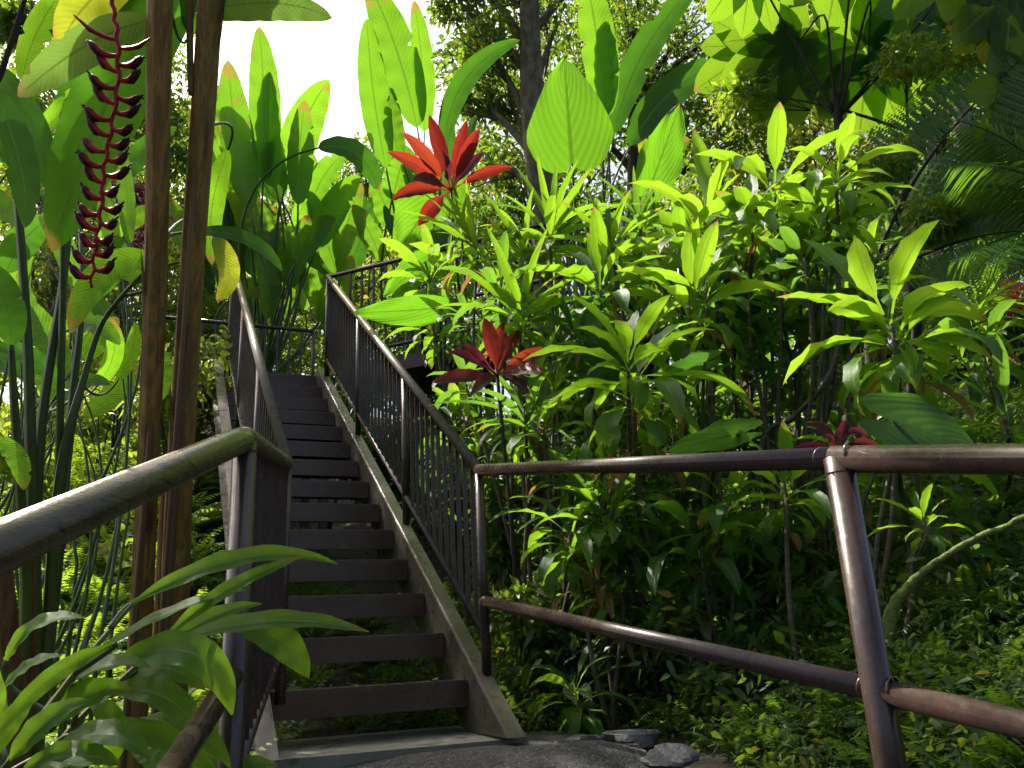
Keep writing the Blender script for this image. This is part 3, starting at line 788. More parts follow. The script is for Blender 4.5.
# hanging flower spike
z0 = 2.3
sp = smooth_path([P(114, -40, z0), P(113, 5, z0), P(117, 35, z0), P(118, 80, z0), P(111, 130, z0), P(104, 170, z0), P(101, 210, z0), P(95, 250, z0), P(91, 288, z0)], 60)
sp = [q_ + RT * (.003 if i_ % 4 < 2 else -.003) for i_, q_ in enumerate(sp)]
mb = MB(); tube(mb, sp, [.006, .0065, .006, .0055, .004], 8); spike = mb.build('flower_spike', M['bract'], r)
spp = np.array(sp); acc = np.concatenate([[0], np.cumsum(np.linalg.norm(np.diff(spp, axis=0), axis=1))])
nb = 31
for k in range(nb):
    d = acc[-1] * (.245 + .745 * k / nb)
    p = V(*[np.interp(d, acc, spp[:, j]) for j in range(3)])
    sg = -1 if k % 2 == 0 else 1; f = k / nb
    l = (.07 if sg < 0 else .056) * (1.15 - .35 * f) * RND.uniform(.9, 1.1)
    if k == 0: l *= 1.5
    if k == 1: l *= 1.9
    l *= RND.uniform(.85, 1.12); up = (.42 if sg < 0 else -.05) + RND.uniform(-.22, .22)
    if k == 1: up = .05
    dirv = nrm(RT * sg * cos(up) + UP * sin(up) + FW * RND.uniform(-.25, .25))
    q = [p, p + dirv * l * .3 - UP * .006, p + dirv * l * .62 - UP * .004, p + dirv * l * .85 + UP * .006, p + dirv * l + UP * .012]
    mb = MB()
    tube(mb, smooth_path(q, 12), [.0055, .0075, .0105, .0112, .006] if k > 1 else [.004, .007, .006, .004, .001], 8)
    # darker keel and tip
    tube(mb, smooth_path([(q[1] + q[2]) / 2 - UP * .002 + FW * -.002, q[2] - UP * .005, q[3], q[4] + UP * .003], 8), [.005, .0108, .0118, .0066] if k > 1 else [.002, .004, .003, .001], 7, mat=1)
    if k > 1:                                                   # withered flowers ragged at the mouth
        for _ in range(3):
            e_ = q[4] + dirv * RND.uniform(.004, .013) + UP * RND.uniform(-.006, .016); tube(mb, [q[3] + UP * RND.uniform(-.004, .006), (q[4] + e_) / 2 + UP * .003, e_], [.003, .0026, .0008], 5, mat=1)
    mb.build('bract', [M['bract'], M['bract_tip']], spike)

r = thing('heliconia_plant', foot(P(42, 690, 2.9)), 'clump of slim dark green stalks with broad shaded leaves at the left edge', 'heliconia')
for pts, rad in ((((15, 170, 3.0), (25, 300, 2.9), (30, 420, 2.85), (31, 640, 2.8)), [4, 4.5, 5.5, 6.5]),
                 (((72, 200, 3.1), (62, 290, 3.0), (42, 420, 2.9), (35, 560, 2.85), (34, 660, 2.8)), [3, 4, 5, 6, 6.5]),
                 (((64, 180, 3.0), (62, 330, 2.95), (58, 480, 2.9), (48, 640, 2.85)), [3, 3.5, 4, 5]),
                 (((80, 212, 3.35), (82, 270, 3.2), (80, 330, 3.1), (72, 400, 3.05), (62, 520, 2.95), (50, 640, 2.9)), [2.5, 3, 4, 5]),
                 (((150, 267, 2.95), (122, 296, 2.98), (100, 328, 3.0), (82, 385, 2.95), (66, 445, 2.9), (56, 520, 2.88), (46, 650, 2.85)), [1.5, 2, 2.5, 3.5, 5, 6, 7]),
                 (((11, 345, 2.7), (14, 400, 2.7), (22, 520, 2.7), (24, 640, 2.7)), [3, 4, 5, 6])):
    stem_px(r, pts, rad, 'stalk', 8)
stem_px(r, [(2, 560, 2.3), (8, 640, 2.3), (14, 740, 2.3)], [9, 11, 12], 'sheath_red')
stem_px(r, [(28, 540, 2.75), (27, 600, 2.75), (28, 700, 2.75)], [6, 7, 8], 'sheath_red')
stem_px(r, [(28, -10, 2.2), (3, 68, 2.2), (-40, 200, 2.2)], [2, 3, 3], 'dark_bark', name='stem')
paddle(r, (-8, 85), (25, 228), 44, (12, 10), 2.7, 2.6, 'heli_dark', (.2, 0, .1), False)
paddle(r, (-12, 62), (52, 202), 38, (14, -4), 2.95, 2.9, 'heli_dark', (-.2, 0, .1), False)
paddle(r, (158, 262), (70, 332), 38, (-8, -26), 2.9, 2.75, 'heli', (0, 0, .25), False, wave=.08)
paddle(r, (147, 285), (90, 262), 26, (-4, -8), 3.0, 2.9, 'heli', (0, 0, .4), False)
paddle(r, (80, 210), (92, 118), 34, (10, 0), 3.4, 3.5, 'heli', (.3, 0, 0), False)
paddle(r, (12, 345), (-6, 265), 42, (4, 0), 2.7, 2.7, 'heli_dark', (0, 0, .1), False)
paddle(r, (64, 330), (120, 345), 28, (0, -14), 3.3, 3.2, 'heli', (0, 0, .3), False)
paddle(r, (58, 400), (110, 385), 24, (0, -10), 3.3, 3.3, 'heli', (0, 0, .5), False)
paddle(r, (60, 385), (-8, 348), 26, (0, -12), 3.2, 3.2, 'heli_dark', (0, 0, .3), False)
paddle(r, (98, 385), (110, 318), 24, (10, 0), 3.4, 3.4, 'heli', (.2, 0, .1), False)
paddle(r, (118, 380), (135, 322), 20, (5, 0), 3.5, 3.5, 'heli', (.2, 0, .1), False)
paddle(r, (-8, 440), (24, 490), 26, (8, -8), 2.6, 2.6, 'heli', (0, 0, .2), False)
paddle(r, (100, 55), (150, -40), 40, (-10, 0), 3.3, 3.3, 'heli', (.2, 0, .1), False)
paddle(r, (22, 80), (70, -20), 34, (-8, 0), 3.4, 3.4, 'heli', (.2, 0, .1), False)
paddle(r, (75, 300), (118, 235), 40, (12, 0), 3.2, 3.2, 'heli_dark', (.2, 0, .1), False)

r = thing('heliconia_plant', foot(P(70, 560, 4.4)), 'loose stand of backlit paddle leaves farther back behind the slim dark stalks', 'heliconia')
for k in range(25):
    bx, by = RND.uniform(-30, 165), RND.uniform(110, 440); ln = RND.uniform(55, 110); le = RND.uniform(-1.1, 1.1); zz = RND.uniform(3.5, 5.2)
    paddle(r, (bx, by), (bx + ln * sin(le), by - ln * cos(le)), RND.uniform(24, 40), (RND.uniform(-8, 8), RND.uniform(-12, 2)), zz, zz + .1, RND.choice(('heli', 'heli', 'heli_dark')), (RND.uniform(-.5, .5), 0, RND.uniform(-.4, .4)), 'down', stem_r=.005)

r = thing('heliconia_plant', foot(P(262, 330, 10.3)), 'bright backlit paddle leaved clump behind the landing, left of the white sky', 'heliconia')
for b, t, w_, bu, m, fc in (((263, 182), (259, 26), 34, (3, 0), 'heli', (.3, 0, 0)), ((276, 188), (268, 70), 36, (-5, 0), 'heli', (-.5, 0, 0)), ((284, 190), (329, 80), 40, (-4, -8), 'heli', (.2, 0, 0)),
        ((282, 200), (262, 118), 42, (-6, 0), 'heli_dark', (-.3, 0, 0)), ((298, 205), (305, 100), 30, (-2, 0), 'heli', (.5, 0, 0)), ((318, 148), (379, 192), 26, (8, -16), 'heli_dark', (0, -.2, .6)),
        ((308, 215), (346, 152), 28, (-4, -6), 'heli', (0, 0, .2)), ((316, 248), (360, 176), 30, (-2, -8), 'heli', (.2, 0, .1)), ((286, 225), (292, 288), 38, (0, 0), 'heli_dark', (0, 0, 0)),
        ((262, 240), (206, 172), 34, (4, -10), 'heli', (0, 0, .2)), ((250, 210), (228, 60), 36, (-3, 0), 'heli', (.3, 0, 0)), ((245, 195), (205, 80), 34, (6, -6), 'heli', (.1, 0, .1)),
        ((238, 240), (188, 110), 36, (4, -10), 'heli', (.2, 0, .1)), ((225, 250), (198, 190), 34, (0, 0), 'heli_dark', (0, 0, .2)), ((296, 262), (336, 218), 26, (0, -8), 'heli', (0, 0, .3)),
        ((272, 250), (250, 195), 34, (0, 0), 'heli', (.2, 0, .2)), ((246, 262), (216, 232), 26, (0, -8), 'heli', (0, 0, .4)), ((240, 296), (291, 292), 12, (0, -3), 'heli_old', (0, 0, .3)),
        ((300, 270), (318, 318), 26, (8, -4), 'heli', (0, 0, .3)), ((262, 282), (236, 330), 28, (-6, -6), 'heli', (0, 0, .3)), ((330, 236), (318, 176), 26, (0, 0), 'heli', (.3, 0, 0))):
    zz = 10.3 + RND.uniform(-.5, .9)
    paddle(r, b, t, w_ * 1.25, bu, zz, zz + .1, m, fc, True, stem_r=.014)

for k in range(34):                                             # the lower, crowded leaves of the clump
    bx, by = RND.uniform(190, 352), RND.uniform(225, 330); ln = RND.uniform(50, 95); le = RND.uniform(-.7, .7); zz = 10.6 + RND.uniform(-.6, 1.6)
    paddle(r, (bx, by), (bx + ln * sin(le), by - ln * cos(le)), RND.uniform(20, 34), (RND.uniform(-6, 6), RND.uniform(-8, 2)), zz, zz + .1, RND.choice(('heli', 'heli', 'heli_dark')), (RND.uniform(-.5, .5), 0, RND.uniform(-.1, .5)), k % 3 == 0, stem_r=.014)

r = thing('heliconia_plant', foot(P(410, 300, 10.5)), 'upright backlit banana like leaves standing against the white sky above the red ti plant', 'heliconia')
for b, t, w_, bu, m, fc in (((386, 168), (367, 18), 34, (-3, 0), 'heli', (.2, 0, 0)), ((417, 128), (366, -22), 44, (4, -6), 'heli', (.1, 0, 0)), ((424, 132), (414, 0), 27, (3, 0), 'heli', (.3, 0, 0)),
        ((401, 158), (389, 86), 30, (-4, 0), 'heli', (-.3, 0, 0)), ((444, 146), (520, 40), 25, (-16, -14), 'heli_dark', (0, -.1, .35)), ((392, 200), (404, 155), 34, (0, 0), 'heli', (0, 0, .1)),
        ((400, 235), (372, 178), 30, (0, 0), 'heli', (0, 0, .2)), ((382, 262), (352, 205), 24, (0, -6), 'heli', (0, 0, .3)), ((440, 250), (468, 170), 24, (0, -6), 'heli', (0, 0, .2))):
    zz = 10.2 + RND.uniform(-.4, .5)
    paddle(r, b, t, w_ * 1.18, bu, zz, zz, m, fc, True, stem_r=.014)

for k in range(9):
    bx, by = RND.uniform(365, 455), RND.uniform(190, 270); ln = RND.uniform(50, 90); le = RND.uniform(-.6, .6); zz = 10.4 + RND.uniform(-.4, 1.0)
    paddle(r, (bx, by), (bx + ln * sin(le), by - ln * cos(le)), RND.uniform(20, 32), (RND.uniform(-6, 6), RND.uniform(-8, 2)), zz, zz + .1, RND.choice(('heli', 'heli_dark')), (RND.uniform(-.5, .5), 0, RND.uniform(-.1, .5)), k % 2 == 0, stem_r=.014)

r = thing('heliconia_plant', foot(P(620, 330, 8.3)), 'arching dark paddle leaves rising behind the big heart shaped leaf', 'heliconia')
for b, t, w_, bu, m, fc in (((606, 118), (583, -36), 42, (3, 0), 'heli', (.2, 0, 0)), ((604, 116), (601, 18), 33, (2, 0), 'heli', (-.1, 0, 0)), ((614, 134), (702, -18), 34, (-12, -10), 'heli_dark', (0, -.1, .2)),
        ((630, 146), (738, 64), 40, (-6, -18), 'heli_dark', (0, -.1, .4)), ((640, 190), (690, 140), 34, (0, -10), 'heli', (0, 0, .3)), ((650, 175), (640, 130), 14, (0, 0), 'heli_old', (0, 0, .1)), ((622, 200), (650, 240), 30, (10, -12), 'heli', (0, 0, .3))):
    zz = 8.2 + RND.uniform(-.3, .4)
    paddle(r, b, t, w_ * 1.15, bu, zz, zz, m, fc, True, stem_r=.012)

# ------------------------------------------------------------------ elephant ears
def ears(label, rootpx, leaves, cat='elephant ear', name='elephant_ear_plant', stemmat='stalk'):
    r = thing(name, foot(P(*rootpx)), label, cat)
    for b, t, w_, z, m, fc, kw in leaves:
        a, c = P(b[0], b[1], z), P(t[0], t[1], z + kw.pop('dz', 0)); mid = (a + c) / 2
        nr = nrm(CAMN(mid) * kw.pop('cf', 1.0) + V(*fc))
        mb = MB(); heart(mb, a, c, w_ / F * z, nr, var=RND.random(), **kw); mb.build('leaf', M[m], r)
        f = WORLD[r.name]; d = np.linalg.norm(a - f)
        q = bez(f, f + V(0, 0, d * .7), a, 14); tb = MB(); tube(tb, q, [.02, .014, .008], 7); tb.build('petiole', M[stemmat], r)
    return r
ears('largest upright heart shaped leaf, glowing green in the sun above the ti plants', (585, 330, 7.2), [
    ((572, 164), (564, 56), 94, 7.2, 'ear', (0, 0, 0), dict(sag=.05, fold=.1, wave=.02, back=.07)),
    ((624, 345), (566, 368), 70, 4.75, 'ear', (0, 0, -.1), dict(back=.2)),
    ((604, 322), (572, 298), 44, 4.9, 'ear', (0, 0, -.1), dict(back=.2))])
ears('pale heart shaped leaf hanging below the red ti plant', (440, 330, 7.6), [
    ((432, 202), (395, 254), 62, 7.6, 'ear', (0, 0, .25), dict(back=.15)),
    ((440, 308), (350, 316), 38, 6.2, 'ear', (0, 0, -.5), dict(back=.1, wave=.05)),
    ((425, 262), (382, 296), 34, 7.0, 'ear', (.2, 0, .3), dict()),
    ((452, 232), (420, 246), 30, 7.2, 'ear_dark', (.2, 0, .3), dict())])
ears('wavy edged pointed leaf beside the arching paddle leaves', (662, 320, 6.9), [
    ((652, 182), (683, 101), 50, 6.9, 'ear', (.3, 0, .1), dict(wave=.06, back=.2)),
    ((776, 262), (720, 264), 48, 6.2, 'ear', (0, 0, .35), dict(wave=.03)),
    ((640, 260), (670, 305), 46, 6.4, 'ear_dark', (0, 0, .3), dict())])
ears('broad dark glossy leaf resting just above the near railing post', (905, 520, 3.7), [
    ((893, 422), (982, 448), 84, 3.15, 'ear_dark', (.1, -.1, .6), dict(sag=.05, wave=.02, back=.35))])
ears('low elephant ear with shiny pale leaves lying above the rail', (705, 520, 4.3), [
    ((738, 434), (664, 450), 46, 3.4, 'ear_dark', (-.3, .9, 1.2), dict(cf=.15, sag=.05)),
    ((705, 362), (655, 378), 40, 4.2, 'ear_dark', (-.3, .7, 1.2), dict(cf=.2)),
    ((732, 300), (770, 345), 46, 5.0, 'ear_dark', (0, 0, .4), dict()),
    ((770, 375), (800, 350), 34, 5.2, 'ear_dark', (-.2, .5, 1), dict(cf=.3))])
ears('dark elephant ear leaf half buried in the bank near the mossy branch', (985, 585, 3.3), [
    ((960, 548), (1005, 556), 30, 3.3, 'ear_dark', (0, .4, 1), dict(cf=.3))])

# ------------------------------------------------------------------ ti plants
TI = 'ti plants crowding the bank to the right of the stairs'
ti('red ti plant, a vivid scarlet rosette against the sky at the stair top', 'ti plant', [(452, 194, 6.4, 'red', 1.0, 'ti_red', -.15, 0)], None, (456, 330, 6.6), 'cane_dark') if False else None
def red_rosette(root, p, leaves, mat='ti_red'):
    """each blade by the pixel of its tip, so the fan reads as in the photograph"""
    for t, w_, dz, m in leaves:
        mb = MB(); a = p; z = (p - EYE) @ FW
        c = P(t[0], t[1], z + dz); mid = (a + c) / 2 + V(RND.uniform(-.03, .03), RND.uniform(-.05, .05), RND.uniform(.03, .09))
        pts = bez(a, mid, c, 16)
        blade(mb, pts, w_ * RND.uniform(.68, .84) / F * z, nrm(CAMN(mid) + V(RND.uniform(-.3, .3), 0, RND.uniform(0, .5))), 'lance', .5, .14, 4, RND.random(), 0, .2, .006)
        mb.build('leaf', M[m], root)
p = P(451, 193, 6.4); b = foot(P(458, 330, 6.8))
r = thing('ti_plant', b, 'red ti plant whose scarlet leaves fan out against the white sky', 'ti plant')
mb = MB(); tube(mb, smooth_path([b, b + (p - b) * .4 + V(.06, 0, 0), p + V(0, 0, .04)], 16), [.014, .012, .01], 7); mb.build('cane', M['cane_dark'], r)
red_rosette(r, p + V(0, 0, .02), [((429, 115), 20, .1, 'ti_red'), ((402, 132), 21, -.2, 'ti_red'), ((387, 152), 20, -.3, 'ti_red'), ((392, 200), 22, -.4, 'ti_red'), ((418, 226), 22, -.2, 'ti_red'), ((467, 120), 19, .2, 'ti_red'),
    ((480, 127), 18, 0, 'ti_red'), ((484, 152), 15, .3, 'ti_purple'), ((513, 167), 15, 0, 'ti_red'), ((413, 180), 18, -.5, 'ti_purple'), ((444, 150), 18, -.5, 'ti_purple'), ((470, 175), 12, .4, 'ti_purple')])
p = P(497, 376, 4.5); b = foot(P(505, 520, 4.6))
r = thing('ti_plant', b, 'low red and purple ti plant glowing orange red beside the stair railing', 'ti plant')
mb = MB(); tube(mb, smooth_path([b, b + (p - b) * .4 + V(.04, 0, 0), p + V(0, 0, .04)], 16), [.014, .011, .01], 7); mb.build('cane', M['cane_dark'], r)
red_rosette(r, p, [((484, 318), 22, .1, 'ti_red'), ((503, 322), 20, .2, 'ti_red'), ((556, 350), 19, -.1, 'ti_red'), ((546, 372), 18, -.3, 'ti_red'), ((462, 345), 14, -.3, 'ti_purple'), ((432, 383), 18, -.5, 'ti_purple'),
    ((448, 352), 14, -.1, 'ti_purple'), ((520, 330), 20, .4, 'ti_red'), ((470, 396), 15, -.5, 'ti_purple'), ((530, 395), 15, -.2, 'ti_purple'), ((512, 345), 16, .5, 'ti_purple')])
p = P(842, 452, 3.2); b = foot(P(850, 520, 3.3))
r = thing('ti_plant', b, 'dark purple ti plant whose tips stand just above the near post', 'ti plant')
mb = MB(); tube(mb, smooth_path([b, b + (p - b) * .5, p], 10), [.014, .011, .01], 7); mb.build('cane', M['cane_dark'], r)
red_rosette(r, p, [((806, 427), 14, .1, 'ti_purple'), ((846, 420), 16, 0, 'ti_purple'), ((868, 436), 13, .2, 'ti_purple'), ((825, 440), 12, -.2, 'ti_purple'), ((880, 448), 12, 0, 'ti_purple'), ((790, 450), 12, 0, 'ti_purple')])

ti('narrow leaved green ti plant, its large spiky rosette right of the red leaves', 'ti plant', [(550, 238, 5.6, 'narrow0', 1.15, 'ti', -.1, 0), (528, 262, 5.7, 'narrow2', .9, 'ti')], TI)
ti('narrow leaved ti plant arching out beneath the red ti leaves', 'ti plant', [(478, 252, 6.0, 'narrow1', 1.0, 'ti', -.2, -.2), (462, 240, 6.2, 'narrow3', .8, 'ti')], TI)
ti('narrow leaved ti plant in front of the wavy pointed leaf', 'ti plant', [(612, 252, 5.3, 'narrow3', .95, 'ti'), (640, 228, 5.6, 'narrow0', .8, 'ti_deep')], TI)
ti('tall pale ti plant with erect broad leaves against the dark trees', 'ti plant', [(706, 238, 5.0, 'broad0', 1.15, 'ti_lime', -.1, 0), (682, 262, 5.1, 'broad1', .9, 'ti')], TI, (715, 470, 4.9))
ti('pale green ti plant whose leaves droop left of the tallest shoot', 'ti plant', [(775, 205, 4.7, 'droop0', 1.15, 'ti_lime'), (752, 240, 4.8, 'open1', .9, 'ti')], TI, (752, 470, 4.6))
ti('tallest ti shoot, thin with curled pale leaves against the tree fern', 'ti plant', [(836, 188, 4.4, 'droop1', .85, 'ti_lime'), (826, 222, 4.4, 'droop2', .85, 'ti_lime'), (812, 240, 4.5, 'open0', .85, 'ti')], TI, (806, 470, 4.3))
ti('bright ti plant with a glossy crown in the middle of the bank', 'ti plant', [(690, 318, 4.5, 'open0', 1.1, 'ti_lime', -.2, -.1), (706, 300, 4.6, 'broad2', .8, 'ti_lime')], TI, (728, 520, 4.3))
ti('big drooping ti plant whose leaf tips hang over the rail', 'ti plant', [(634, 398, 3.95, 'droop0', 1.15, 'ti', .2, 0), (628, 372, 4.0, 'open2', .9, 'ti')], TI, (650, 560, 4.0))
ti('solitary bright ti plant on a ringed stem behind the near post', 'ti plant', [(893, 335, 3.7, 'open1', 1.25, 'ti_lime', -.15, .1), (897, 352, 3.7, 'droop3', .95, 'ti_lime')], TI, (888, 640, 3.3))
ti('small bright ti rosette just below the rail, left of the near post', 'ti plant', [(786, 498, 3.6, 'open3', .68, 'ti_lime', -.2, 0)], TI, (800, 640, 3.4))
ti('tiny ti shoot right of the near post', 'ti plant', [(926, 530, 3.3, 'open2', .42, 'ti_lime')], TI, (932, 620, 3.25))
ti('low ti plant drooping over the rocks at the foot of the stairs', 'ti plant', [(578, 702, 3.75, 'droop2', .72, 'ti', -.2, -.1)], TI)
ti('two stemmed ti plant with long leaves crossing the stair newel', 'ti plant', [(520, 320, 5.0, 'narrow2', .95, 'ti'), (500, 300, 5.2, 'open0', .85, 'ti_deep')], TI, (545, 560, 4.5))
ti('dark stemmed ti plant in the middle of the bank behind the drooping one', 'ti plant', [(600, 300, 4.9, 'broad3', 1.0, 'ti'), (580, 345, 4.9, 'narrow1', .8, 'ti_deep')], TI, (602, 540, 4.5))
ti('ti plant with dull deep green leaves below the red and purple one', 'ti plant', [(525, 420, 4.6, 'narrow0', .9, 'ti_deep'), (545, 440, 4.5, 'open3', .75, 'ti')], TI, (540, 600, 4.3))
ti('shaded ti plant whose leaves hang between the two rails, nearest the newel', 'ti plant', [(572, 545, 4.0, 'droop1', .9, 'ti', .1, 0), (600, 520, 4.1, 'open0', .8, 'ti_deep')], TI)
ti('shaded ti plant with broad hanging leaves in the middle between the rails', 'ti plant', [(702, 560, 3.8, 'droop3', .95, 'ti_deep', .1, .1), (728, 520, 3.9, 'droop0', .85, 'ti')], TI)
ti('leafy ti plant low on the bank above the rocks', 'ti plant', [(632, 585, 3.95, 'open1', .8, 'ti_deep'), (655, 610, 3.9, 'narrow2', .6, 'ti')], TI)
ti('bushy ti plant behind the solitary bright one', 'ti plant', [(800, 300, 4.9, 'open2', 1.0, 'ti'), (830, 325, 4.8, 'droop2', .9, 'ti_deep'), (785, 330, 5.0, 'broad1', .9, 'ti_deep')], TI, (800, 480, 4.7))
ti('deep green ti plant right of the tall bare vine', 'ti plant', [(768, 290, 5.2, 'droop3', 1.0, 'ti_deep'), (742, 330, 5.1, 'broad0', .9, 'ti')], TI, (760, 500, 4.9))
ti('ti plant on the upper bank under the tree fern', 'ti plant', [(850, 270, 5.6, 'broad2', 1.0, 'ti_deep'), (872, 300, 5.4, 'open3', .9, 'ti')], TI, (860, 460, 5.2))
ti('ti plant half lost in shade at the right edge above the rail', 'ti plant', [(1008, 430, 4.2, 'open0', .9, 'ti_deep'), (985, 360, 4.9, 'droop1', .9, 'ti_deep')], TI)
ti('pale variegated shell ginger with upright striped leaves by the red flowers', 'ginger plant', [(972, 318, 6.2, 'narrow1', 1.15, 'ti_lime', -.1, 0), (988, 300, 6.4, 'narrow3', 1.0, 'ti_lime')], None, None, 'stalk', name='shell_ginger')
ti('ti plant leaning over the landing railing from behind', 'ti plant', [(455, 285, 6.9, 'broad1', 1.1, 'ti_lime', -.1, -.3), (430, 282, 6.8, 'droop2', 1.0, 'ti_lime', -.1, -.5)], TI, (470, 420, 6.8))
ti('ti plant low down behind the balusters, left of the red and purple one', 'ti plant', [(455, 430, 5.6, 'open1', .9, 'ti'), (480, 460, 5.3, 'droop1', .8, 'ti_deep')], TI)
# ------------------------------------------------------------------ ginger in the foreground
r = thing('ginger_plant', foot(P(20, 800, 1.45)), 'foreground ginger with long shiny leaves on slanting canes at the lower left', 'ginger plant')
def cane(pts, rad):
    q = [P(*a) for a in pts]; STEMS.setdefault(r.name, []).append(np.array(smooth_path(q, 40))); mb = MB(); tube(mb, smooth_path(q, 20), rad, 7); mb.build('cane', M['ginger_cane'], r)
cane([(-10, 790, 1.4), (40, 720, 1.42), (85, 660, 1.45), (132, 604, 1.5)], [.007, .006, .005, .004])
cane([(20, 800, 1.5), (70, 730, 1.52), (110, 690, 1.55), (165, 640, 1.6)], [.007, .006, .005, .004])
cane([(50, 800, 1.6), (92, 700, 1.6), (140, 672, 1.62), (190, 634, 1.65)], [.006, .005, .004, .003])
G = [((131, 604), (337, 564), 26, (10, -26), 1.5, 1.55, (0, 0, .7), 'ginger'), ((165, 638), (306, 556), 20, (-6, -8), 1.55, 1.5, (0, 0, .5), 'ginger'), ((175, 642), (369, 632), 26, (0, -16), 1.6, 1.6, (0, -.1, .8), 'ginger'),
     ((92, 656), (246, 590), 20, (0, -10), 1.5, 1.55, (0, .3, 1), 'ginger'), ((118, 662), (232, 715), 44, (20, -34), 1.5, 1.45, (0, -.2, .6), 'ginger'), ((236, 628), (309, 678), 40, (4, -14), 1.62, 1.6, (.1, -.1, .4), 'ginger'),
     ((150, 660), (262, 604), 22, (0, -12), 1.62, 1.7, (0, 0, .6), 'ginger'), ((60, 692), (152, 668), 30, (0, -14), 1.45, 1.45, (0, .3, .9), 'ginger'), ((112, 645), (-6, 738), 22, (-4, -12), 1.45, 1.35, (0, 0, .3), 'ginger'),
     ((40, 730), (132, 690), 36, (0, -14), 1.42, 1.45, (0, 0, .5), 'ginger'), ((60, 745), (150, 760), 34, (6, -18), 1.45, 1.4, (0, 0, .6), 'ginger'), ((10, 760), (90, 700), 32, (0, -10), 1.38, 1.4, (0, .2, .6), 'ginger'),
     ((90, 700), (108, 770), 30, (14, -8), 1.5, 1.45, (.2, 0, .3), 'ginger'), ((110, 690), (200, 745), 36, (14, -18), 1.56, 1.5, (0, 0, .5), 'ginger'), ((70, 735), (215, 768), 32, (10, -16), 1.5, 1.5, (0, -.1, .6), 'ginger'),
     ((6, 660), (86, 618), 24, (-8, -14), 1.6, 1.6, (0, .2, .8), 'ginger'), ((2, 690), (62, 656), 22, (0, -8), 1.5, 1.5, (0, .3, .8), 'ginger'), ((130, 676), (205, 690), 30, (0, -14), 1.6, 1.58, (0, 0, .6), 'ginger'),
     ((-10, 760), (40, 690), 26, (-4, -4), 1.36, 1.4, (0, 0, .3), 'ginger'), ((140, 720), (230, 768), 30, (10, -12), 1.6, 1.55, (0, 0, .6), 'ginger'), ((175, 668), (225, 655), 24, (0, -8), 1.65, 1.65, (0, 0, .5), 'ginger'),
     ((20, 775), (120, 765), 36, (0, -14), 1.4, 1.4, (0, 0, .6), 'ginger'), ((0, 745), (-20, 640), 30, (0, 0), 1.45, 1.5, (.3, 0, .1), 'ginger')]
for b, t, w_, bu, zb, zt, fc, m in G:
    paddle(r, b, t, w_ * .8, bu, zb, zt, m, fc, False, 'lance', wave=.11, waves=4, fold=.3)
r = thing('ginger_plant', foot(P(220, 800, 1.75)), 'small leafy ginger shoots around the foot of the left rail post', 'ginger plant')
for b, t, w_, bu in (((190, 770), (160, 730), 20, (-6, -6)), ((205, 775), (245, 735), 18, (0, -8)), ((185, 760), (240, 716), 14, (0, -6)), ((200, 780), (196, 735), 18, (0, 0)), ((170, 780), (130, 748), 20, (0, -6)), ((215, 780), (275, 765), 16, (0, -8))):
    paddle(r, b, t, w_, bu, 1.75, 1.8, 'ginger', (0, 0, .6), False, 'lance', wave=.1)

# ------------------------------------------------------------------ vine, mossy branch
q = [(762, 447, 4.3), (790, 420, 4.25), (818, 392, 4.2), (835, 362, 4.2), (840, 330, 4.2), (839, 290, 4.25), (834, 255, 4.4), (822, 225, 4.6)]
b = foot(P(735, 470, 4.4)); mb = MB(); tube(mb, smooth_path([b] + [P(*a) for a in q], 40), [.012, .012, .015, .017, .014, .01], 8)
o = mb.build('bare_vine', M['cane'], None, b); tag(o, 'bare brown vine curving up from the bank through the ti leaves', 'vine')
q = [(886, 640, 3.15), (893, 608, 3.15), (905, 590, 3.12), (925, 570, 3.1), (950, 552, 3.08), (985, 535, 3.05), (1024, 518, 3.0), (1080, 498, 2.95)]
b = foot(P(884, 660, 3.15)); mb = MB(); pts = smooth_path([b] + [P(*a) for a in q], 50)
pts = [p_ + V(RND.uniform(-1, 1), RND.uniform(-1, 1), RND.uniform(-1, 1)) * .004 for p_ in pts]
tube(mb, pts, [.03, .027, .022, .016, .012, .012, .01, .008], 9)
o = mb.build('mossy_branch', M['moss'], None, b); tag(o, 'mossy bare branch leaning out of the bank at the right edge', 'branch')

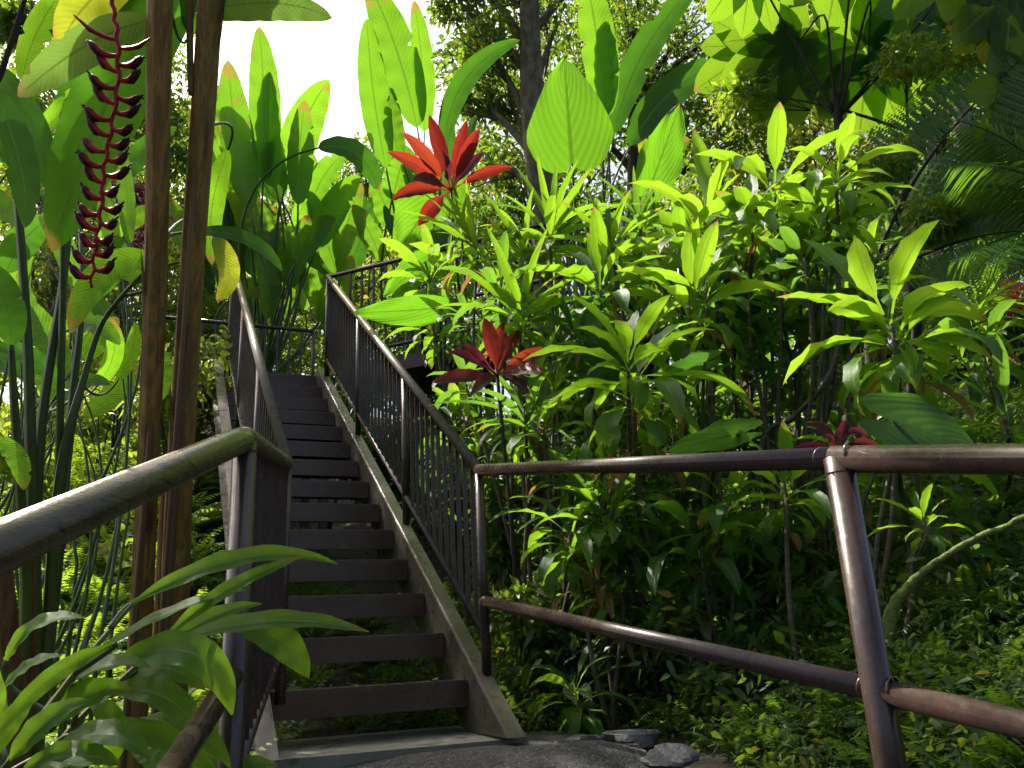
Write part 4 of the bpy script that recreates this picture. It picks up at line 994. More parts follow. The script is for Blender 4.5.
# ------------------------------------------------------------------ trees with small leaves
def leaf_cloud(mb, c, rad, n, size, rg, flat=.7, hang=.3, shell=.45, fine=False):
    d = rg.normal(size=(n, 3)); d /= np.linalg.norm(d, axis=1)[:, None]
    r = rg.uniform(shell, 1, n) ** .8
    # uneven outline: a few lobes bulge or vanish
    lob = rg.normal(size=(5, 3)); lob /= np.linalg.norm(lob, axis=1)[:, None]
    k = (np.maximum(0, d @ lob.T) ** 3).sum(1)
    r = r * (.62 + .5 * np.clip(k, 0, 1))
    p = c + d * r[:, None] * np.asarray(rad)
    ax = rg.normal(size=(n, 3)) + d * .6 - V(0, 0, hang); ax /= np.linalg.norm(ax, axis=1)[:, None]
    up = rg.normal(size=(n, 3)) * .8 + V(0, 0, flat); sd = np.cross(ax, up); sd /= np.linalg.norm(sd, axis=1)[:, None] + 1e-9
    nn = np.cross(sd, ax)
    l = (size * rg.uniform(.6, 1.3, n))[:, None]; w_ = l * rg.uniform(.36, .5, n)[:, None]
    r_ = np.repeat(rg.random(n), 8 if fine else 4); dn = V(0, 0, 1) * l
    if not fine:
        v = np.stack([p, p + ax * l * .5 + sd * w_ * .5 + nn * l * .05, p + ax * l - dn * .12, p + ax * l * .5 - sd * w_ * .5 + nn * l * .05], 1).reshape(-1, 3)
        mb.add(v, np.arange(4 * n).reshape(-1, 4), np.tile([(.5, 0), (1, .5), (.5, 1), (0, .5)], (n, 1)), var=r_, smooth=False)
        return
    # near leaves: two folded halves with rounded flanks and a drawn-out tip
    q = [p, p + ax * l * .28 + sd * w_ * .46 + nn * l * .05, p + ax * l * .62 + sd * w_ * .36 + nn * l * .03 - dn * .05, p + ax * l - dn * .16,
         p + ax * l * .62 - sd * w_ * .36 + nn * l * .03 - dn * .05, p + ax * l * .28 - sd * w_ * .46 + nn * l * .05, p + ax * l * .28, p + ax * l * .62 - dn * .05]
    v = np.stack(q, 1).reshape(-1, 3); k = np.arange(n)[:, None] * 8
    f = np.concatenate([k + np.array(a) for a in ((0, 1, 6, 6), (1, 2, 7, 6), (2, 3, 7, 7), (3, 4, 7, 7), (4, 5, 6, 7), (5, 0, 6, 6))])
    mb.add(v, f, np.tile([(.5, 0), (1, .3), (.9, .6), (.5, 1), (.1, .6), (0, .3), (.5, .3), (.5, .6)], (n, 1)), var=r_)

def tree(label, basepx, clumps, mat='canopy', bark='bark', r=.16, leaf=.13, n=420, lean=None, seed=0, group=None, name='broadleaf_tree'):
    rg = np.random.default_rng(seed + 100); b = foot(P(*basepx))
    cs = [(c[1], c[2]) if c[0] == 'w' else (P(c[0], c[1], c[2]), np.array([c[3], c[3], (c[4] if len(c) > 4 else c[3])]) / F * c[2]) for c in clumps]
    t = thing(name, b, label, 'tree', group)
    top = max(cs, key=lambda c: c[0][2])[0]; mid = np.mean([c[0] for c in cs], 0)
    tp = V(b[0] * .5 + mid[0] * .5, b[1] * .5 + mid[1] * .5, b[2] + (top[2] - b[2]) * .85) if lean is None else (P(*lean) if len(lean) == 3 and not isinstance(lean, np.ndarray) else lean)
    tk = smooth_path([b - V(0, 0, .2), b + (tp - b) * .33 + V(rg.uniform(-.1, .1), 0, 0), b + (tp - b) * .68 + V(rg.uniform(-.12, .12), 0, 0), tp], 24)
    mb = MB(); tube(mb, tk, [r * 1.25, r, r * .85, r * .5], 12); mb.build('trunk', M[bark], t)
    mb = MB(); cm = MB()
    for c, rad in cs:
        i = int(np.clip((c[2] - b[2]) / (tp[2] - b[2]) * .75, .25, .97) * (len(tk) - 1)); s = tk[i]
        m_ = s + (c - s) * .5 + V(0, 0, .12 * np.linalg.norm(c - s))
        tube(mb, bez(s, m_, c, 9), [r * .42, r * .25, r * .08], 6)
        for _ in range(5):
            e = c + rg.normal(size=3) * rad * .55; tube(mb, bez(s + (c - s) * .6, (s + (c - s) * .8 + e) / 2, e, 5), [r * .12, r * .03], 5)
        leaf_cloud(cm, c, rad, int(n * 1.9), leaf, rg, shell=.3)
    mb.build('branch', M[bark], t); cm.build('crown', M[mat], t)
    return t

BT = 'trees behind the garden'
tree('straight tall tree whose grey brown trunk stands above the red ti plant', (540, 330, 12), [(455, 5, 12.5, 40, 26), (488, 45, 12, 40), (470, 95, 12.3, 34), (505, 100, 12.6, 32), (560, 20, 12.5, 60), (515, -40, 12, 60), (600, 70, 13, 60), (560, 110, 12.8, 50), (500, 160, 12.6, 42), (470, -30, 12.6, 50), (610, -40, 13, 60)], 'canopy', 'bark', .2, .13, 420, (529, -60, 11.8), 1)
tree('dark trunked tree with forking limbs right of the tall trunk', (640, 330, 14), [(660, 60, 14, 60), (700, 20, 14.5, 60), (640, 110, 14, 55), (690, 120, 14, 55), (740, 70, 14.5, 55), (625, 10, 14, 50), (740, 140, 14, 60), (590, 130, 14.3, 55), (760, 10, 14, 55)], 'canopy', 'dark_bark', .2, .14, 460, (632, 30, 13.8), 2)
tree('bright yellow green tree crown filling the gap left of the tree fern', (800, 330, 15), [(790, 110, 15, 55), (760, 150, 14.5, 55), (830, 150, 15, 60), (800, 200, 15, 55), (745, 205, 14.5, 55), (870, 190, 15, 55), (850, 90, 15, 60), (720, 170, 15, 50), (700, 215, 15, 50), (880, 240, 15, 60)], 'canopy_lime', 'bark', .17, .13, 430, (800, 60, 15), 3)
tree('deep green tree crown high in the upper right corner', (930, 330, 16), [(940, 40, 16, 80), (1000, 20, 16, 80), (880, 30, 16, 75), (980, 110, 16, 75), (910, 120, 16, 75), (1040, 90, 16, 75), (830, 20, 16.5, 70), (1010, 190, 16, 70), (940, 200, 16, 70)], 'canopy', 'dark_bark', .22, .16, 480, (935, 20, 16), 4)
tree('shadowy tree behind the palm trunks', (1000, 340, 18), [(980, 250, 18, 80), (1040, 250, 18, 80), (920, 280, 18, 70), (860, 290, 18, 70), (1000, 310, 17, 70)], 'canopy_dark', 'dark_bark', .2, .17, 420, None, 5)
tree('pale leaved tree beyond the heliconia stalks at the left edge', (30, 420, 11), [(20, 260, 11, 60), (70, 300, 11, 55), (110, 250, 11.5, 55), (30, 180, 11.5, 50), (150, 300, 11, 60), (60, 220, 12, 50), (190, 260, 11, 50), (10, 330, 11, 55)], 'canopy_lime', 'bark', .13, .1, 330, None, 6)
tree('thin leaved tree letting the sky through above the left heliconias', (90, 420, 14), [(60, 120, 14, 50), (20, 60, 14, 40), (130, 170, 14, 60), (170, 150, 14, 55), (40, 100, 14, 50), (190, 200, 14, 50), (160, 60, 14, 45)], 'canopy', 'bark', .13, .12, 230, None, 7)
tree('blue green tree below the white patch of sky', (360, 420, 17), [(360, 170, 17, 40), (330, 200, 17, 42), (395, 180, 17, 36), (310, 240, 17, 46), (360, 240, 17, 55), (410, 230, 17, 50), (455, 190, 17, 40), (270, 220, 17, 50), (225, 200, 17, 50)], 'canopy', 'dark_bark', .17, .15, 330, None, 8)
tree('lime leaved tree behind the landing railing', (320, 420, 14), [(300, 270, 14, 50), (350, 280, 14, 50), (400, 270, 14, 50), (260, 290, 14, 50), (440, 290, 14, 50), (340, 320, 14, 50), (220, 310, 14, 50), (280, 340, 14, 55), (400, 330, 14, 55)], 'canopy_lime', 'bark', .14, .13, 420, None, 9)
tree('dark leaved tree behind the upper walkway', (520, 420, 12), [(480, 230, 12.5, 50), (530, 210, 12.5, 50), (580, 230, 12.5, 55), (640, 250, 12.5, 60), (500, 290, 12.5, 60), (570, 300, 12.5, 60), (700, 270, 12.5, 60), (460, 330, 12.5, 55), (640, 320, 12.5, 60)], 'canopy_dark', 'dark_bark', .16, .14, 430, None, 10)
tree('dark tree behind the solitary bright ti plant', (830, 420, 9.5), [(780, 290, 9.5, 60), (840, 320, 9.5, 60), (900, 330, 9, 60), (960, 370, 8.5, 60), (740, 340, 9, 55), (1010, 360, 8.5, 60), (820, 380, 8.5, 55), (700, 350, 9, 50)], 'canopy_dark', 'dark_bark', .12, .11, 420, None, 11)

FAR = 'far trees closing the view behind the garden'
for i, (bx, z, lab, m, cl) in enumerate((
    (560, 24, 'far dark tree between the tall trunk and the arching paddle leaves', 'canopy_dark', [(560, 60, 90), (520, 130, 80), (600, 170, 90), (560, 240, 90), (470, 60, 50), (480, 170, 60), (540, 0, 80)]),
    (700, 26, 'far tree seen through the gap below the patch of sky', 'canopy', [(720, 170, 90), (660, 200, 90), (740, 230, 90), (620, 20, 60), (760, 100, 80), (690, 270, 90), (770, 20, 60)]),
    (840, 25, 'far tree behind the yellow green crown', 'canopy_lime', [(820, 90, 90), (860, 170, 90), (800, 240, 90), (890, 50, 90), (880, 250, 90), (800, 0, 80)]),
    (960, 26, 'far tree behind the palm trunks at upper right', 'canopy', [(940, 60, 100), (1000, 120, 100), (940, 180, 100), (1030, 40, 100), (1040, 200, 100), (960, 0, 90), (970, 260, 90)]),
    (50, 22, 'far tree behind the left edge stalks', 'canopy', [(30, 220, 80), (90, 260, 80), (0, 300, 80), (60, 330, 90), (130, 310, 80), (0, 140, 50), (120, 200, 60), (100, 110, 40)]),
    (180, 23, 'far tree seen between the brown stems and the landing', 'canopy_lime', [(180, 200, 60), (220, 260, 70), (170, 290, 80), (240, 320, 80), (180, 130, 50), (200, 350, 80)]),
    (340, 24, 'far low tree under the white sky', 'canopy_dark', [(300, 220, 60), (370, 215, 60), (340, 270, 80), (420, 240, 70), (280, 290, 80), (400, 300, 80), (455, 230, 60), (340, 330, 90)]))):
    tree(lab, (bx, 420, z), [(c[0], c[1], z, c[2], c[2] * .85) for c in cl], m, 'dark_bark', .22, .26, 420, None, 40 + i, FAR)
# added tree: unseen crown clumps set toward the sun to shade stairs and bank
SDV = V(sin(radians(SUN_AZ_DEG)) * cos(radians(SUN_EL_DEG)), cos(radians(SUN_AZ_DEG)) * cos(radians(SUN_EL_DEG)), sin(radians(SUN_EL_DEG)))
def shade(*pts): return [('w', V(*p) + SDV * D, V(rr, rr, rr * .55)) for p, D, rr in pts]
tree('added leafy tree at the upper left corner, its unseen crown placed to shade the stairs and bank', (-110, 420, 10), [(22, 22, 9.8, 30, 24), (-10, 95, 9.8, 34, 28)] + shade(((-.6, 4.1, 1.5), 13, .9), ((-1, 5.3, 2.4), 13, .9), ((-1.5, 6.6, 3.2), 13.5, .9), ((-.6, 1.9, 1.6), 13, .7), ((0, 3.2, 1.0), 13.5, .7), ((-1.05, 3.55, 1.35), 13.5, .6), ((1.6, 2.2, 1.0), 14.5, .8), ((1.2, 2.6, .9), 14.5, .6), ((1.9, 1.8, .9), 15, .8), ((2.6, 2.1, 1.2), 15, .6)), 'canopy', 'dark_bark', .14, .18, 220, P(-150, -150, 9.5), 60)
tree('leafy tree filling the view behind the stalks at the left edge', (120, 420, 13), [(10, 110, 13, 40), (95, 70, 13, 45), (30, 200, 13, 55), (150, 110, 13, 45), (100, 180, 13, 60), (190, 150, 13, 45), (60, 270, 12.5, 60), (200, 230, 13, 55), (140, 250, 12.5, 60), (20, 340, 12.5, 60), (175, 330, 12, 55)], 'canopy', 'dark_bark', .13, .15, 420, None, 62)

tree('airy young tree with small sunlit leaves in front of the lobed leaves, upper right', (905, 440, 6.4), [(745, 95, 6.6, 38, 30), (880, 165, 5.8, 34, 26), (955, 75, 6.0, 44, 30), (1005, 130, 5.8, 40, 30), (905, 60, 6.0, 40, 26), (1000, 30, 6.0, 40, 30), (930, 215, 5.6, 34, 26), (985, 215, 5.8, 34, 26)], 'canopy_lime', 'dark_bark', .035, .07, 230, (925, 110, 6.1), 63)

# shrubs of the middle ground
def shrub(label, px, py, z, rx, ry, mat, leaf, n, seed, group=None, lobes=5, cat='shrub'):
    rg = np.random.default_rng(seed + 500); c = P(px, py, z); b = foot(c); t = thing('leafy_shrub', b, label, cat, group)
    sm, cm = MB(), MB(); R_ = V(rx, rx, ry) / F * z
    for k in range(lobes):
        e = c + rg.uniform(-.7, .7, 3) * R_
        tube(sm, bez(b + V(rg.uniform(-.05, .05), 0, 0), (b + e) / 2 + V(0, 0, .1), e, 7), [.012, .008, .003], 5)
        leaf_cloud(cm, e, R_ * rg.uniform(.45, .7), int(n * 1.5) // lobes, leaf, rg, shell=.2, fine=z < 7.5)
    sm.build('stem', M['cane_dark'], t); cm.build('foliage', M[mat], t); return t
LS = 'leafy shrubs on the sunny slope left of the stairs'
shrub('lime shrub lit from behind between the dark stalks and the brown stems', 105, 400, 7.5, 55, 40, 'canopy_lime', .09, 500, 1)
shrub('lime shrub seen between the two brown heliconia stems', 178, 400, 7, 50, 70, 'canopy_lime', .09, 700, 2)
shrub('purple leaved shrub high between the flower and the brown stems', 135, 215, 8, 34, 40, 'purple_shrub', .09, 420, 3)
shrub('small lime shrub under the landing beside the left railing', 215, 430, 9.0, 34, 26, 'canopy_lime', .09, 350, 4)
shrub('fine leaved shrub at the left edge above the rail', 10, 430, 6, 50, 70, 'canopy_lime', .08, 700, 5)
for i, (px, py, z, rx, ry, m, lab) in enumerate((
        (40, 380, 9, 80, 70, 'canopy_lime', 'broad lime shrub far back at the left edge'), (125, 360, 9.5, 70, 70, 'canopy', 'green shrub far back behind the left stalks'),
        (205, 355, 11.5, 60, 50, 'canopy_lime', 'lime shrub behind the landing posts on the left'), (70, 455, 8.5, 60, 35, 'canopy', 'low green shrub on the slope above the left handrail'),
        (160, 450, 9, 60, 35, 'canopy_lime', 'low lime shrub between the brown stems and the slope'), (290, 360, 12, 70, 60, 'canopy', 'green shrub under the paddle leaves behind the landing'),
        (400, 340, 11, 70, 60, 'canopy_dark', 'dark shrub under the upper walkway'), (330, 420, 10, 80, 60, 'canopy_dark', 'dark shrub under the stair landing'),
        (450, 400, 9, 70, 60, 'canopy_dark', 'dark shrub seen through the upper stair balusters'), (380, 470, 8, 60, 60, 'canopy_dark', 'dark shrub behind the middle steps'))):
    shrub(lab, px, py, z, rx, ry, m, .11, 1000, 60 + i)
RS = 'shaded shrubs on the bank behind the right railing'
for i, (px, py, z, rx, ry, m, lab) in enumerate((
        (545, 640, 4.4, 60, 50, 'canopy', 'leafy shrub just right of the stair newel below the lower rail'),
        (640, 650, 4.1, 60, 50, 'canopy', 'shaded fine leaved shrub above the largest path rock'),
        (720, 660, 3.6, 55, 50, 'canopy', 'shrub with lacy leaves under the middle of the lower rail'),
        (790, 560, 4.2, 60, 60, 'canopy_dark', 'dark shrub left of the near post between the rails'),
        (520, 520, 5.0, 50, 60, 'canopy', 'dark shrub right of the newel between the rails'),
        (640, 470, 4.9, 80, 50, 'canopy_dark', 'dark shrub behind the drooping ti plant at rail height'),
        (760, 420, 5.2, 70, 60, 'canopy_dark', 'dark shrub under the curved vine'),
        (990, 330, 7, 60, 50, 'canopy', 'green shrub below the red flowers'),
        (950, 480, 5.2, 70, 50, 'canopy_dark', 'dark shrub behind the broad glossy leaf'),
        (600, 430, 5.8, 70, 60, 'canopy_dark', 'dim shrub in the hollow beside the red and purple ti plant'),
        (690, 230, 8.5, 70, 50, 'canopy', 'green shrub behind the tall pale ti plant'),
        (500, 460, 6.5, 60, 60, 'canopy', 'shrub behind the stair balusters below the walkway'))):
    shrub(lab, px, py, z, rx, ry, m, .075 if z < 5.5 else .1, 800, 20 + i)

# red flowers
t = thing('flowering_shrub', foot(P(1003, 300, 6.8)), 'shrub carrying vivid red flowers at the right edge', 'flowering shrub')
rg = np.random.default_rng(5)
for px, py in ((996, 288), (1008, 284), (1020, 286), (1006, 300), (1016, 296), (1028, 300), (1012, 310), (1034, 284)):
    mb = MB(); leaf_cloud(mb, P(px, py, 6.6), V(.05, .05, .05), 26, .05, rg, shell=.1); mb.build('flower', M['red_bloom'], t)
mb = MB(); 
for px, py in ((1000, 310), (1022, 318), (1012, 330)): leaf_cloud(mb, P(px, py, 6.8), V(.2, .2, .18), 110, .12, rg, shell=.1)
mb.build('foliage', M['canopy'], t)
mb = MB(); b = WORLD[t.name]
for px, py in ((1000, 300), (1022, 300), (1012, 320)): tube(mb, bez(b, (b + P(px, py, 6.7)) / 2 + V(0, 0, .1), P(px, py, 6.7), 7), [.012, .005], 5)
mb.build('stem', M['cane_dark'], t)

# ------------------------------------------------------------------ tall bare stemmed plant with palmate leaves, upper right
def palmate(mb, c, nr, ax, R, lobes=9):
    nr = nrm(nr); ax = nrm(ax - nr * np.dot(ax, nr)); sd = np.cross(nr, ax)
    for k in range(lobes):
        a = (k / (lobes - 1) - .5) * 4.4 + RND.uniform(-.06, .06); l = R * (1 - .28 * abs(a) / 2.2) * RND.uniform(.9, 1.05)
        d = ax * cos(a) + sd * sin(a); e = c + d * l - V(0, 0, l * .12) ; m_ = c + d * l * .5 + nr * l * .05
        blade(mb, bez(c + nr * .0015 * k, m_, e, 10), l * .74, nr + V(RND.uniform(-.12, .12), RND.uniform(-.12, .12), 0), 'paddle', .08, .06, 3, RND.random())
t = thing('cecropia_tree', foot(P(850, 420, 6.6)), 'slender tree with huge lobed leaves spreading from dark stalks in the upper right', 'tree')
hub = P(838, 118, 6.3); b = WORLD[t.name]
mb = MB(); tube(mb, smooth_path([b, b + (hub - b) * .5 + V(.1, .1, 0), hub, hub + V(0, 0, .25)], 16), [.05, .04, .035, .02], 9); mb.build('trunk', M['dark_bark'], t)
for hx, hy, hz, lx, ly, lz, R in ((768, -5, 6.2, 752, -40, 6.2, .8), (824, 15, 6.2, 800, 40, 6.5, .85), (870, 0, 6.0, 868, 55, 6.4, .9), (905, 50, 6.2, 940, 50, 6.5, .65), (790, 75, 6.6, 760, 50, 6.8, .7), (930, 10, 6.0, 930, -10, 6.2, .85),
                               (850, -20, 6.2, 845, -60, 6.3, .9)):
    e = P(lx, ly, lz); h_ = P(hx, hy, hz); mb = MB(); tube(mb, smooth_path([hub, hub + (h_ - hub) * .5, h_, e], 14), [.014, .011, .008, .006], 6); mb.build('leaf_stalk', M['dark_bark'], t)
    mb = MB(); palmate(mb, e, V(RND.uniform(-.35, .35), -1, RND.uniform(-.6, -.1)), V((lx - 838) * .008, -.3, -.55 + RND.uniform(-.2, .2)), R * .82); mb.build('leaf', M['palmate'], t)
t = thing('cecropia_tree', foot(P(1090, 420, 6)), 'overhanging lobed leaves with one yellow leaf in the top right corner', 'tree')
hub = P(1060, 90, 5.8); b = WORLD[t.name]
mb = MB(); tube(mb, smooth_path([b, b + (hub - b) * .5, hub], 12), [.05, .04, .03], 9); mb.build('trunk', M['dark_bark'], t)
for lx, ly, R, m in ((985, 25, .3, 'heli_old'), (1012, -10, .6, 'palmate'), (950, -45, .55, 'palmate'), (1030, 95, .55, 'palmate')):
    e = P(lx, ly, 5.6); mb = MB(); tube(mb, bez(hub, (hub + e) / 2 + V(0, 0, .1), e, 9), [.012, .006], 6); mb.build('leaf_stalk', M['dark_bark'], t)
    mb = MB(); palmate(mb, e, V(RND.uniform(-.3, .3), -.9, -.3), V(-.4, -.2, -.4), R * .95, 7); mb.build('leaf', M[m], t)

# ------------------------------------------------------------------ tree fern, palm, palm trunks
t = thing('tree_fern', foot(P(872, 400, 5.9)), 'tree fern with a long dark ribbed frond slanting up to the right', 'tree fern')
hub = P(868, 285, 5.9); b = WORLD[t.name]
mb = MB(); tube(mb, smooth_path([b, (b + hub) / 2, hub], 10), [.07, .06, .05], 10); mb.build('trunk', M['dark_bark'], t)
for (mx, my, mz), (tx, ty, tz), L in (((905, 160, 5.8), (1018, 62, 5.5), .85), ((950, 230, 5.6), (1040, 230, 5.2), .5), ((820, 190, 5.8), (765, 250, 5.4), .45), ((940, 170, 6.3), (1030, 140, 6.4), .6)):
    pts = bez(hub, P(mx, my, mz), P(tx, ty, tz), 16); mb = MB(); tube(mb, pts, [.016, .011, .004], 6, mat=1)
    p = np.array(pts); n = 27; s = np.linspace(.2, .985, n); nrr = nrm(CAMN(p[8]) + V(0, 0, .5))
    for k, q in enumerate(s):
        i = q * (len(p) - 1); i0 = min(int(i), len(p) - 2); c = p[i0] + (p[i0 + 1] - p[i0]) * (i - i0); tg = nrm(p[i0 + 1] - p[i0]); sd = nrm(np.cross(tg, nrr))
        ll = L * min(1, (q - .1) / .25) * (1 - q) ** .55 * 1.1 + .02
        for sg in (-1, 1):
            d = nrm(sd * sg + tg * .3); e = c + d * ll - V(0, 0, ll * .25)
            frond(mb, bez(c, (c + e) / 2 + V(0, 0, ll * .06), e, 6), ll * .13 + .01, ll * .045 + .006, 20, nrr, droop=.1, start=.05)
    mb.build('frond', [M['treefern'], M['dark_bark']], t)

def palm(label, hub, base, tips, L, lw, pairs, droop, r, mat='palm', bark='pale_bark', group=None, name='palm_tree'):
    t = thing(name, base, label, 'palm', group)
    mb = MB(); tube(mb, smooth_path([base - V(0, 0, .1), base + (hub - base) * .35 + V(.05, 0, 0), base + (hub - base) * .7, hub], 20), [r * 1.3, r, r * .95, r * .8], 12); mb.build('trunk', M[bark], t)
    for tip, bow in tips:
        pts = bez(hub, (hub + tip) / 2 + V(0, 0, bow), tip, 18); mb = MB(); tube(mb, pts, [.014, .009, .003], 6)
        frond(mb, pts, L, lw, pairs, None, .8, droop, .4, start=.1); mb.build('frond', M[mat], t)
    return t
hub = P(1100, 215, 5.2)
palm('dark feathery palm reaching in from the right edge', hub, foot(hub), [(P(950, 165, 5.0), .25), (P(955, 120, 5.4), .25), (P(950, 262, 5.0), .1), (P(1010, 110, 5.6), .2), (P(985, 265, 4.8), .15), (P(925, 195, 5.4), .25), (P(1120, 60, 5.6), .2)], .42, .02, 44, .55, .09)
for i, (x0, y0, x1, y1, z, r, lab) in enumerate(((918, 300, 893, 60, 12, .09, 'leaning pale palm trunk behind the tree fern frond'), (905, 300, 880, 90, 13, .07, 'thin pale palm trunk, leftmost of those behind the tree fern'), (962, 300, 955, 20, 11, .1, 'stout ringed palm trunk behind the pale shell ginger'),
                                                 (1012, 300, 998, -10, 11.5, .08, 'slim pale palm trunk nearest the right edge'), (938, 300, 915, 40, 14, .07, 'faint palm trunk between the leaning and the stout ones'))):
    hb = P(x1, y1 - 170, z); base = foot(P(x0, y0 + 60, z))
    palm(lab, hb, base, [(hb + V(cos(a) * 1.9, sin(a) * 1.9, RND.uniform(-.9, .1)), .5) for a in np.arange(9) * .7 + i], .55, .035, 30, .4, r, 'palm', 'pale_bark', 'pale palm trunks on the upper right')

# individual ferns
FM = [fern_mesh('sword_fern', 'fern_shade', 13, .55, .075, .016, 24, seed=s) for s in range(3)]
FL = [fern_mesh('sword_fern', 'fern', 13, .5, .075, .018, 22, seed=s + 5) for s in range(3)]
for i, (px, py, z, sc, mt, lab) in enumerate(((1000, 400, 5.0, 1.0, 'fern', 'silvery fern at the right edge above the rail'), (940, 400, 5.2, .9, 'fern_shade', 'dark fern behind the broad glossy leaf'), (118, 555, 5.2, .8, 'fern', 'sunlit fern behind the left handrail, tallest of the slope'),
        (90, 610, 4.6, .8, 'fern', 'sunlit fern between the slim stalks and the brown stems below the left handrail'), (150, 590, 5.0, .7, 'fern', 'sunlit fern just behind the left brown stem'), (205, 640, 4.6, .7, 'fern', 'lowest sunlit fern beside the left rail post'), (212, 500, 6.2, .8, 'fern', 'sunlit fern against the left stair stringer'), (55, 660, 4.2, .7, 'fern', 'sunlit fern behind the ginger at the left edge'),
        (505, 690, 4.1, .5, 'fern', 'bright small fern at the right foot of the stair stringer'), (760, 740, 3.1, .55, 'fern_shade', 'fern at the edge of the path below the lower rail'), (820, 700, 3.0, .5, 'fern_shade', 'fern just left of the near post foot'), (690, 700, 3.6, .6, 'fern_shade', 'fern above the shaded end rock'),
        (230, 560, 5.5, .6, 'fern', 'sunlit fern seen just left of the lower steps'), (975, 640, 3.2, .7, 'fern_shade', 'dark fern under the mossy branch'), (900, 660, 3.0, .55, 'fern_shade', 'dark fern behind the near post'))):
    c = P(px, py, z); b = V(c[0], c[1], gz(c[0], c[1]))
    t = thing('sword_fern', b, lab, 'fern'); put('frond', (FL if mt == 'fern' else FM)[i % 3], t, b, i * 1.1, sc * 1.1)

# ------------------------------------------------------------------ ground cover nobody could count
def on_path(x, y):
    if y < 4.1: return -1.0 < x < np.interp(y, [-3, 1.4, 2.4, 3.2, 3.75, 4.1], [1.25, 1.08, .92, .77, .62, .35])
    return False
def cover(name, n, xr, yr, mat, L, ll, lw, pairs, seed, keep=None, fr=(3, 5), elr=(.3, 1.2), dens=None):
    global NR
    rg = random.Random(seed); mb = MB(); k = 0
    while k < n:
        x, y = rg.uniform(*xr), rg.uniform(*yr)
        if on_path(x, y) or (keep and not keep(x, y)): continue
        k += 1; b = V(x, y, gz(x, y) - .01); s = rg.uniform(.6, 1.25)
        for j in range(rg.randint(*fr)):
            pts = arc(b, rg.uniform(0, 6.28), rg.uniform(*elr), L * s * rg.uniform(.7, 1.1), rg.uniform(.6, 1.5), 6)
            frond(mb, pts, ll * s, lw * s, pairs, start=.15)
    o = mb.build(name, M[mat]); o['kind'] = 'stuff'; return o
def in_stairs(x, y):
    d = V(x - R0[0], y - R0[1]); a = d @ V(H[0], H[1]); s = d @ V(T[0], T[1]); return -.25 < a < 4.2 and -W - .12 < s < .12
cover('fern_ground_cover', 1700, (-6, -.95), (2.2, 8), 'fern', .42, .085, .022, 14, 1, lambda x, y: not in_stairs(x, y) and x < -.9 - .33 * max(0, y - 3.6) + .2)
cover('fern_undergrowth', 2300, (-.9, 4.8), (1.2, 6.5), 'fern_shade', .26, .055, .015, 12, 2, lambda x, y: not in_stairs(x, y) and x > np.interp(y, [0, 1.4, 2.4, 3.2, 3.8, 4.3, 5, 9], [1.2, 1.05, .9, .72, .55, .05, -.3, -1.5]))
cover('step_undergrowth', 380, (-3.2, .6), (4.2, 9.0), 'fern_shade', .24, .05, .014, 10, 4, in_stairs)  # dark leaf colour stands in for the shade beneath the steps
cover('lacy_undergrowth', 1300, (.7, 4.2), (1.2, 4.2), 'fern_shade', .19, .05, .011, 15, 8, lambda x, y: x > np.interp(y, [0, 1.4, 2.4, 3.2, 3.8, 4.3, 5, 9], [1.2, 1.05, .9, .72, .55, .05, -.3, -1.5]), (3, 5), (.2, 1.3))
rg = np.random.default_rng(77)
def scatter(name, n, xr, yr, mat, size, hmin, hmax, keep):
    mb = MB(); k = 0; ps = []
    while len(ps) < n:
        x, y = rg.uniform(*xr), rg.uniform(*yr)
        if on_path(x, y) or not keep(x, y): continue
        ps.append((x, y, gz(x, y)))
    for x, y, z in ps:
        leaf_cloud(mb, V(x, y, z + rg.uniform(hmin, hmax)), V(.22, .22, .14) * rg.uniform(.6, 1.5), 30, size * rg.uniform(.7, 1.3), rg, shell=.1, fine=y < 6)
    o = mb.build(name, M[mat]); o['kind'] = 'stuff'
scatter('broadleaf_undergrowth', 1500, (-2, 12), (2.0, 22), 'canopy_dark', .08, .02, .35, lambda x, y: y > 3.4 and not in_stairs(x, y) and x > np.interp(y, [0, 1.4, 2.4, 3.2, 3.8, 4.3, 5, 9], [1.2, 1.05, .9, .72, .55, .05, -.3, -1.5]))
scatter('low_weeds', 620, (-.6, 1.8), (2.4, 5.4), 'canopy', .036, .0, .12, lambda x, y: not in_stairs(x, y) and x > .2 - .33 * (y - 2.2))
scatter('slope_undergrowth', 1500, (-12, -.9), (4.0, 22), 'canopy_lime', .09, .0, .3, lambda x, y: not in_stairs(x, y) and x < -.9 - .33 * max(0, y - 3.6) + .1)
mb = MB(); n = 1500
xy = [(rg.uniform(-5, 5), rg.uniform(.5, 8)) for _ in range(n)]; xy = [q for q in xy if (not on_path(*q) or rg.random() < .06) and not in_stairs(*q)]
p = np.array([(x, y, max(gz(x, y), path_z(y) + .008 if on_path(x, y) else -9) + .012) for x, y in xy]); n = len(p)
a = rg.uniform(0, 6.28, n); ax = np.stack([np.cos(a), np.sin(a), rg.uniform(-.15, .35, n)], 1); sd = np.stack([-np.sin(a), np.cos(a), rg.uniform(-.25, .25, n)], 1)
tr = [R0 + SD * STEP * int(rg.integers(0, 9)) - T * rg.uniform(.05, W - .05) + H * rg.uniform(.02, .25) + V(0, 0, .006) for _ in range(60)] + [V(*(R0 - T * rg.uniform(0, W) - H * rg.uniform(-.1, .19))[:2], zp + .01) for _ in range(30)]
p[:len(tr)] = tr; ax[:len(tr), 2] = rg.uniform(0, .25, len(tr))
l = rg.uniform(.03, .1, n)[:, None] * np.where([on_path(*q) for q in xy], .35, 1)[:, None]
l[:len(tr)] = rg.uniform(.015, .055, len(tr))[:, None]
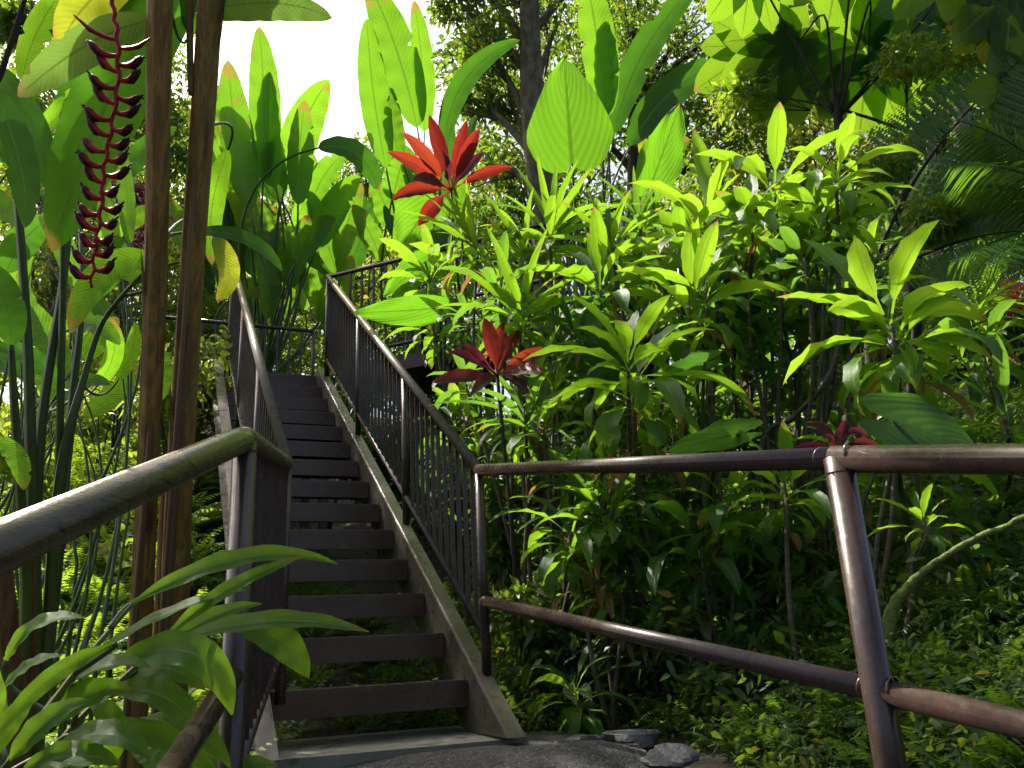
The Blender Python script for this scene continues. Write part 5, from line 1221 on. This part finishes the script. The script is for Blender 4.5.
mb.add(np.stack([p, p + ax * l * .5 + sd * l * .25, p + ax * l, p + ax * l * .5 - sd * l * .25], 1).reshape(-1, 3), np.arange(4 * n).reshape(-1, 4), np.tile([(.5, 0), (1, .5), (.5, 1), (0, .5)], (n, 1)), var=np.repeat(rg.random(n), 4), smooth=False)
o = mb.build('leaf_litter', M['litter']); o['kind'] = 'stuff'
# ------------------------------------------------------------------ light, sky, camera
SUN_AZ = radians(SUN_AZ_DEG); SUN_EL = radians(SUN_EL_DEG)
w = bpy.data.worlds.new('World'); SC.world = w; w.use_nodes = True
nt = w.node_tree; bg = nt.nodes['Background']
sk = nt.nodes.new('ShaderNodeTexSky'); sk.sky_type = 'NISHITA'; sk.sun_disc = False
sk.sun_elevation = SUN_EL; sk.sun_rotation = SUN_AZ; sk.dust_density = 7.0; sk.air_density = 1.0; sk.ozone_density = .3
nt.links.new(sk.outputs[0], bg.inputs[0]); bg.inputs[1].default_value = SKY
sl = bpy.data.lights.new('sun', 'SUN'); sl.energy = SUN; sl.angle = radians(.5); sl.color = (1, .95, .86)
so = bpy.data.objects.new('sun', sl); COL.objects.link(so)
from mathutils import Vector, Matrix
sd = Vector((sin(SUN_AZ) * cos(SUN_EL), cos(SUN_AZ) * cos(SUN_EL), sin(SUN_EL)))
so.rotation_euler = sd.to_track_quat('Z', 'Y').to_euler(); so.location = (0, 0, 30)
cam = bpy.data.cameras.new('camera'); co = bpy.data.objects.new('camera', cam); COL.objects.link(co)
cam.sensor_width = 36; cam.lens = F / 1024 * 36; cam.clip_end = 500; cam.clip_start = .05
mw = Matrix(((RT[0], UP[0], -FW[0], EYE[0]), (RT[1], UP[1], -FW[1], EYE[1]), (RT[2], UP[2], -FW[2], EYE[2]), (0, 0, 0, 1)))
co.matrix_world = mw
SC.camera = co
SC.view_settings.view_transform = 'Standard'; SC.view_settings.look = 'None'; SC.view_settings.gamma = 1
SC.view_settings.use_curve_mapping = False; SC.view_settings.exposure = EXPO
SC.render.engine = 'CYCLES'
c = SC.cycles
c.max_bounces = 8; c.diffuse_bounces = 4; c.glossy_bounces = 3; c.transmission_bounces = 6; c.transparent_max_bounces = 4
c.caustics_reflective = False; c.caustics_refractive = False; c.sample_clamp_indirect = 6
try:
    c.use_denoising = True; c.denoiser = 'OPENIMAGEDENOISE'
except Exception: pass
